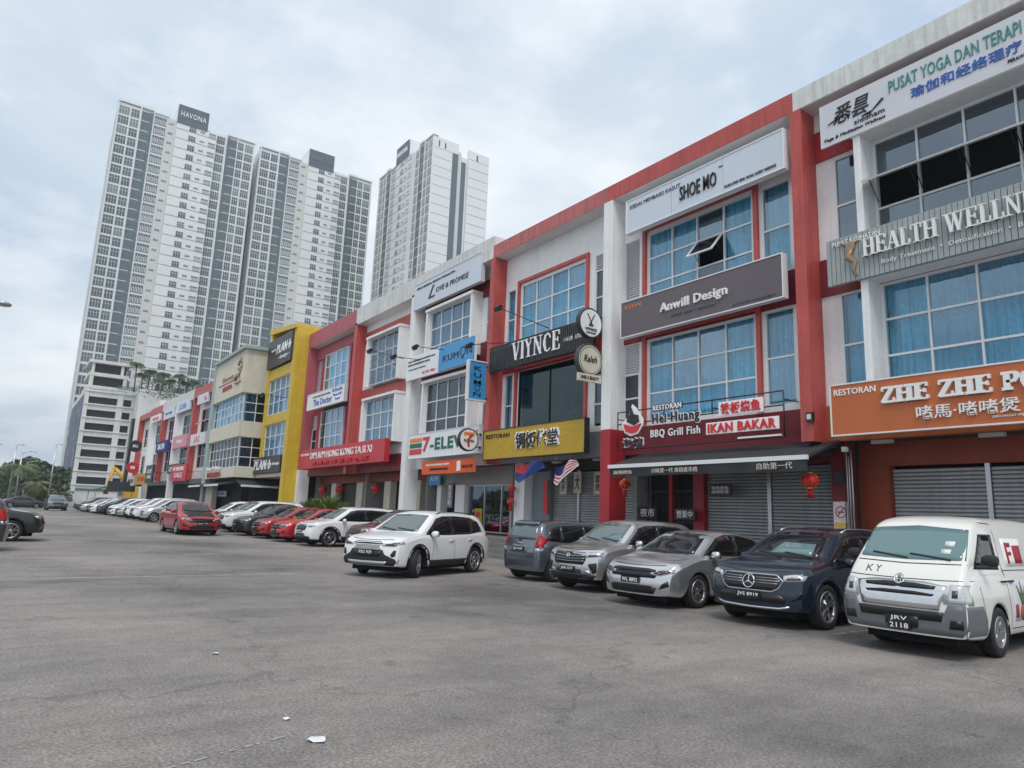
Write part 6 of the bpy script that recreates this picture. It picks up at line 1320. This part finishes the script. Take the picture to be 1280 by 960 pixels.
# potted shrub by the dim sum shop
root = thing('shrub', 'bushy bright green shrub with pointed leaves in front of the dim sum restaurant', 'shrub', (15.2, 40, .3)); mb = MB(); rnd = random.Random(8)
for cx, cy, cr in ((15.2, 37.0, .95), (15.1, 38.6, 1.25), (15.2, 40.0, 1.3), (15.1, 41.6, 1.2), (15.2, 43.2, 1.0)):
    for i in range(230):
        a, e = rnd.uniform(0, 6.283), rnd.uniform(.1, 1.5); L_ = cr*rnd.uniform(.6, 1.1); d = Vector((math.cos(a)*math.cos(e), math.sin(a)*math.cos(e), math.sin(e))); s = d.cross(Vector((0, 0, 1))).normalized()*.045; p = Vector((cx, cy, 1.15))+d*L_*.2; q = p+d*L_*.6; t = q+d*L_*.25-Vector((0, 0, .12*L_)); mb.q(p-s*.4, q-s, t, q+s, smooth=True)
part('leaves', mb, 'leaf_bright', root); bx(root, 'planter', 'terracotta', (14.9, 15.5, 36.2, 38.4, .2, 1.15), (14.9, 15.5, 38.6, 41.0, .2, 1.15), (14.9, 15.5, 41.2, 43.8, .2, 1.15))
# ================================================================== street lamps
def lamp_post(label, x, y, h, arm=1.2, az=0, r=.09, double=False):
    z = gz(y); root = thing('street_lamp', label, 'street lamp', (x, y, z)); mb = MB(); mb.tube([(x, y, z-.3), (x, y, z+h*.5), (x, y, z+h)], [r*1.2, r, r*.7], 8); part('pole', mb, 'steel', root)
    dx, dy = math.cos(R(az)), math.sin(R(az)); mb = MB(); mb.tube([(x, y, z+h-.02), (x+dx*arm*.5, y+dy*arm*.5, z+h+.28), (x+dx*arm, y+dy*arm, z+h+.32)], r*.5, 6); part('arm', mb, 'steel', root)
    mb = MB(); c = Vector((x+dx*(arm+.3), y+dy*(arm+.3), z+h+.30)); mb.lathe([(0, .08), (.14, .06), (.22, .0), (.18, -.06), (0, -.08)], c, 'z', 12); mb.v = [(v[0], v[1], v[2]) for v in mb.v]; part('lamp_head', mb, 'steel', root); return root
lamp_post('near street lamp with its head just inside the left edge', -1.75, 26, 7.0, .62, 0, .07)
lamp_post('tall street lamp with leaning arm, left one of the far group', .35, 110, 7.6, .35, 0); lamp_post('street lamp with a long arm to the right, second of the far group', 1.1, 112, 6.9, 1.1, 0)
lamp_post('tall slim street lamp in front of the white wall', 4.6, 110, 8.0, .2, 0); lamp_post('small distant street lamp behind the palm', 2.5, 150, 7.3, 1.6, 0, .1); lamp_post('far street lamp at the left edge of the view', -2.2, 111, 7.5, .5, 0)
# excavator boom and green canopy
root = thing('excavator', 'yellow excavator with raised boom in front of the car park', 'excavator', (14, 126, .3)); mb = MB(); mb.tube([(15.6, 126, 3.6), (14.6, 126, 5.4), (13.5, 126, 6.6)], [.35, .4, .28], 6); mb.tube([(13.5, 126, 6.6), (13.3, 126, 6.9), (12.6, 126, 3.2)], [.28, .25, .18], 6); part('boom', mb, 'digger_yellow', root)
bx(root, 'cab', 'digger_yellow', (15, 17, 125, 127.5, 1.4, 3.9)); bx(root, 'cab_window', 'tower_glass', (14.98, 15.0, 125.2, 126.6, 2.4, 3.7)); bx(root, 'track', 'black_metal', (14.6, 18, 124.8, 125.4, .3, 1.1), (14.6, 18, 127, 127.6, .3, 1.1)); bx(root, 'bucket', 'dark_grey_metal', (12.3, 12.9, 125.6, 126.4, 2.6, 3.3))
root = thing('canopy', 'dark green sloping canopy at the far end of the shop row', 'canopy', (12, 112, .3)); mb = MB(); mb.prism([(9.4, 3.0), (9.4, 2.85), (14.2, 4.35), (14.2, 4.5)], 108, 118); part('roof', mb, 'awning_green', root); bx(root, 'drop_sheet', 'awning_black', (10.9, 14.2, 107.9, 107.99, 2.9, 4.2)); bx(root, 'post', 'steel', (9.6, 9.7, 108.1, 108.2, .3, 2.9), (9.6, 9.7, 117.8, 117.9, .3, 2.9), (13.9, 14.0, 108.1, 108.2, .3, 4.2))
# ================================================================== ground
def asphalt():
    m = bpy.data.materials.new('asphalt'); m.use_nodes = True; t = m.node_tree; n = t.nodes; l = t.links; b = n['Principled BSDF']; g = n.new('ShaderNodeNewGeometry')
    def no(sc, det=6, ro=.6, mp=None):
        x = n.new('ShaderNodeTexNoise'); x.inputs['Scale'].default_value = sc; x.inputs['Detail'].default_value = det; x.inputs['Roughness'].default_value = ro
        if mp: q = n.new('ShaderNodeMapping'); q.inputs['Scale'].default_value = mp[0]; q.inputs['Rotation'].default_value = (0, 0, R(mp[1])); l.new(g.outputs['Position'], q.inputs[0]); l.new(q.outputs[0], x.inputs[0])
        else: l.new(g.outputs['Position'], x.inputs[0])
        return x.outputs[0]
    def ramp(s, st):
        r = n.new('ShaderNodeValToRGB'); l.new(s, r.inputs[0]); e = r.color_ramp.elements
        while len(e) < len(st): e.new(.5)
        for k, (p, c) in enumerate(st): e[k].position = p; e[k].color = (*c, 1) if isinstance(c, tuple) else (c, c, c, 1)
        return r.outputs[0]
    def mx(f, a, c, bt='MULTIPLY'):
        x = n.new('ShaderNodeMix'); x.data_type = 'RGBA'; x.blend_type = bt
        if isinstance(f, float): x.inputs[0].default_value = f
        else: l.new(f, x.inputs[0])
        for i, v in ((6, a), (7, c)):
            if isinstance(v, tuple): x.inputs[i].default_value = (*v, 1)
            else: l.new(v, x.inputs[i])
        return x.outputs[2]
    base = ramp(no(.13, 8, .62), [(.37, (.12, .112, .106)), (.46, (.195, .181, .171)), (.55, (.255, .233, .217)), (.72, (.31, .282, .262))])
    base = mx(.6, base, ramp(no(1.0, 7, .65, ((.7, 1.5, 1), 20)), [(.3, .74), (.55, 1.), (.75, 1.14)]))
    base = mx(.3, base, ramp(no(.55, 5, .55, ((.5, 3.2, 1), -52)), [(.36, .72), (.5, 1.), (.66, 1.18)]))
    base = mx(.8, base, ramp(no(2.3, 3, .5), [(.24, .55), (.34, 1.)]))
    base = mx(.9, base, ramp(no(6, 6, .7), [(.3, .82), (.6, 1.06)]))
    base = mx(.9, base, ramp(no(38, 4, .75), [(.32, .40), (.5, 1.), (.70, 1.75)]))
    base = mx(.55, base, ramp(no(210, 2, .6), [(.33, .35), (.5, 1.), (.68, 1.9)]))
    v = n.new('ShaderNodeTexVoronoi'); v.feature = 'DISTANCE_TO_EDGE'; v.inputs['Scale'].default_value = .23
    q = n.new('ShaderNodeVectorMath'); q.operation = 'ADD'; nv = n.new('ShaderNodeTexNoise'); nv.inputs['Scale'].default_value = 1.2; nv.inputs['Detail'].default_value = 6; l.new(g.outputs['Position'], nv.inputs[0]); sc = n.new('ShaderNodeVectorMath'); sc.operation = 'SCALE'; sc.inputs[3].default_value = 1.6; l.new(nv.outputs['Color'], sc.inputs[0]); l.new(g.outputs['Position'], q.inputs[0]); l.new(sc.outputs[0], q.inputs[1]); l.new(q.outputs[0], v.inputs['Vector'])
    base = mx(.5, base, ramp(v.outputs['Distance'], [(.0, .42), (.004, .7), (.008, 1.)]))
    l.new(base, b.inputs['Base Color']); b.inputs['Roughness'].default_value = .82; b.inputs['Specular IOR Level'].default_value = .35
    bp = n.new('ShaderNodeBump'); bp.inputs['Strength'].default_value = .55; bp.inputs['Distance'].default_value = .008; l.new(no(95, 3, .7), bp.inputs['Height']); l.new(bp.outputs[0], b.inputs['Normal']); MATS['asphalt'] = m
asphalt()
mb = MB(); ys = [-40, 0, 10, 18]+[18+2*i for i in range(1, 16)]+[60, 120, 200, 400, 1500]; xs = [-1500, -100, -20, 0, 20, 100, 1500]
for a, b in zip(ys, ys[1:]):
    for c, d in zip(xs, xs[1:]): mb.q((c, a, gz(a)), (d, a, gz(a)), (d, b, gz(b)), (c, b, gz(b)), smooth=True)
solo('road', mb, 'asphalt', None, None, kind='structure')
mb = MB()
for c, d in ((-60, 6.0),): 
    for i in range(60): x0 = -1.0+i*.12; mb.q((x0, 17.45+.012*x0*3, .004), (x0+.115, 17.45+.012*(x0+.1)*3, .004), (x0+.115, 17.57+.012*(x0+.1)*3, .004), (x0, 17.57+.012*x0*3, .004))
def line(mb, x0, y0, x1, y1, w, dash=None):
    p, q = Vector((x0, y0)), Vector((x1, y1)); d = (q-p); n_ = Vector((-d.y, d.x)).normalized()*w/2; k = dash or 1
    for i in range(k):
        if dash and random.random() < .35: continue
        a, b = p+d*(i/k), p+d*((i+.9)/k) if dash else q; mb.q((*(a-n_), gz(a.y)+.005), (*(b-n_), gz(b.y)+.005), (*(b+n_), gz(b.y)+.005), (*(a+n_), gz(a.y)+.005))
line(mb, -.05, 4.62, 1.95, 5.32, .022, 70)
for y in (3.7, 6.35, 8.95, 11.55, 14.0): line(mb, 10.6, y, 14.0, y, .08, 30)
solo('road_marking', mb, 'paint_line', None, None, kind='structure')
rnd = random.Random(21)
def scrap(label, x, y, r, seed):
    rn = random.Random(seed); mb = MB(); k = 9; P = [(x+r*rn.uniform(.55, 1.1)*math.cos(6.283*i/k), y+r*rn.uniform(.5, 1.)*math.sin(6.283*i/k), .006+rn.uniform(0, .02)) for i in range(k)]; c = (x, y, .022)
    for i in range(k): mb.q(P[i], P[(i+1) % k], c); mb.q(P[(i+1) % k], P[i], (x, y, .018))
    solo('paper_scrap', mb, 'paper', label, 'litter', (x, y, 0), 'paper scraps lying on the asphalt')
import itertools
def gpt(px, py):
    d = CX*(px-640)+CD*(py-480)+CF*880; t = (0-1.6)/d.z; return d.x*t, d.y*t
for i, (a, b, r, lb) in enumerate(((397, 926, .085, 'largest crumpled white paper scrap lying near the bottom edge'), (358, 900, .03, 'small white scrap above and left of the largest one'), (270, 818, .05, 'flat white scrap in the middle of the left half of the asphalt'))): scrap(lb, *gpt(a, b), r, i+1)
# ================================================================== cars
def put(S, x, y, hd, lb, cat='car', g=None, **k): c = car(S, k.get('lite', False)); place(c, x, y, hd, lb, cat, g, None, k.get('scale', 1.)); return c
S = corolla(); c = car(S); badge_dots(c, S['bvh']); place(c, 9.45, 17.5, 206, 'white SUV with black lower bumper turning on the road in front of the shops', 'car', None, None, 1.03)
put(van(), 12.16, 5.06, 183, 'cream white van with grey bumper and food pictures on its side', 'van', scale=.97)
put(mercedes(), 12.34, 7.58, 183, 'dark navy SUV with chrome grille star parked beside the cream van', g='cars parked nose out along the shops')
put(city(), 12.30, 10.28, 185, 'silver sedan parked between the navy SUV and the silver SUV', g='cars parked nose out along the shops')
put(ativa(), 12.62, 12.78, 184, 'silver SUV with black wheel arches parked beside the blue grey hatchback', g='cars parked nose out along the shops')
put(myvi(), 12.85, 15.15, 1, 'blue grey hatchback parked nose in with red tail lamps showing')
G2 = 'cars parked farther along the row'
base_suv = suv_spec(plate='VDM 318', plates='F'); base_suv['parts'] = ativa()['parts'][3:]+[('grille', 'grille_black', [('F', [(-.42,.62),(.42,.62),(.50,.84),(-.50,.84)])], .01, .07)]; base_suv['pairs'] = [p for p in mercedes()['pairs'][:2]]+[mercedes()['pairs'][3]]
base_suv['paint'] = 'paint_white'; w1 = put(base_suv, 12.05, 28.6, 184, 'white SUV with black grille parked right of the two red cars', g=G2)
S = city(); S['paint'] = 'paint_bright_red'; S['plate'] = 'JTU 62'; r1 = put(S, 11.85, 31.2, 184, 'bright red sedan, nearer of the two red cars parked together', g=G2)
def cp(src, x, y, hd, lb, old, new, sc=1.):
    c = copy_tree(src, mw=Matrix.Translation((x, y, gz(y))) @ Matrix.Rotation(R(hd), 4, 'Z') @ Matrix.Scale(sc, 4)); props(c, lb, 'car', G2)
    if new != old: repaint(c, old, new)
    return c
PW, PR = 'paint_white', 'paint_bright_red'
S = myvi(); S['plates'] = 'F'; S['paint'] = 'paint_silver'; S['parts'] = S['parts'][:1]; hb = put(S, 9.2, 52.0, 184, 'silver hatchback parked left of the red car on the road', g=G2, lite=True); PS = 'paint_silver'
cp(w1, 12.9, 25.3, 183, 'maroon SUV half hidden behind the turning white SUV', PW, 'paint_maroon', 1.0)
cp(r1, 11.7, 33.6, 184, 'red sedan, farther of the two red cars parked together', PR, 'paint_red'); cp(r1, 11.5, 36.0, 185, 'dark charcoal sedan parked left of the red cars', PR, 'paint_charcoal', 1.03)
cp(w1, 11.5, 39.2, 184, 'white SUV with dark windows parked behind the charcoal sedan', PW, PW, 1.03); cp(w1, 11.9, 42.2, 184, 'black SUV behind the moving red car', PW, 'paint_black'); cp(hb, 11.6, 45.0, 184, 'white hatchback behind the moving red car', PS, PW)
S = city(); S['paint'] = 'paint_red'; S['name'] = 'moving_car'; S['plate'] = 'JLK 71'; S['parts'].append(('bonnet_panel', 'car_plastic', [('T', [(1.25,-.62),(2.0,-.55),(2.0,.55),(1.25,.62)])], .006, .08)); put(S, 7.35, 36.9, -87, 'red sedan with dark bonnet driving towards the camera', scale=1.03)
far = [(w1, 9.0, 55.2, PW, PW, 'white SUV parked left of the silver hatchback'), (w1, 9.0, 58.6, PW, PW, 'second white SUV from the silver hatchback in the far row'), (r1, 8.9, 62.0, PR, 'paint_silver', 'silver sedan between white cars in the far row'), (r1, 8.8, 65.6, PR, PW, 'white sedan in the far row, nearest the silver sedan'), (hb, 8.7, 69.2, PS, PW, 'white hatchback in the middle of the far row'),
  (w1, 8.6, 73, PW, 'paint_charcoal', 'charcoal SUV in the middle of the far row'), (r1, 8.4, 77, PR, PW, 'white sedan right of the far silver hatchback'), (hb, 8.3, 81, PS, PS, 'silver hatchback in the far row near the green canopy'), (r1, 8.2, 85, PR, 'paint_silver', 'small silver sedan far down the row'), (w1, 8.1, 89.5, PW, 'paint_black', 'dark SUV far down the row before the white wall'), (hb, 8.2, 94, PS, 'paint_maroon', 'maroon hatchback at the far end of the row'), (w1, 8.6, 99, PW, 'paint_black', 'black SUV at the far end of the row')]
for src, x, y, a, b, lb in far: cp(src, x+.4, y, 184, lb, a, b)
c = cp(w1, 4.7, 93.0, -88, 'dark blue grey SUV driving towards the camera far down the road', PW, 'paint_bluegrey', 1.05); c = cp(r1, 2.0, 104, 2, 'dark sedan parked side on below the far palms', PR, 'paint_charcoal'); cp(w1, -2.6, 106, 1, 'dark SUV partly cut by the left edge below the far trees', PW, 'paint_black')
c = cp(w1, -.95, 30.3, -3, 'black SUV with its front wheel showing at the left edge', PW, 'paint_black'); c = cp(hb, -1.62, 25.6, 180, 'dark hatchback cut by the left edge with its red tail lamp showing', PS, 'paint_charcoal')

# ================================================================== air
hm = bpy.data.materials.new('haze'); hm.use_nodes = True; ht = hm.node_tree; ht.nodes.clear(); ho = ht.nodes.new('ShaderNodeOutputMaterial'); hv = ht.nodes.new('ShaderNodeVolumePrincipled')
hv.inputs['Color'].default_value = (.82, .90, 1., 1); hv.inputs['Density'].default_value = .00045; ht.links.new(hv.outputs[0], ho.inputs['Volume']); MATS['haze'] = hm
mb = MB(); mb.box(-1520, 1520, -60, 1520, -1.4, 126); solo('haze', mb, 'haze', None, None, kind='stuff')
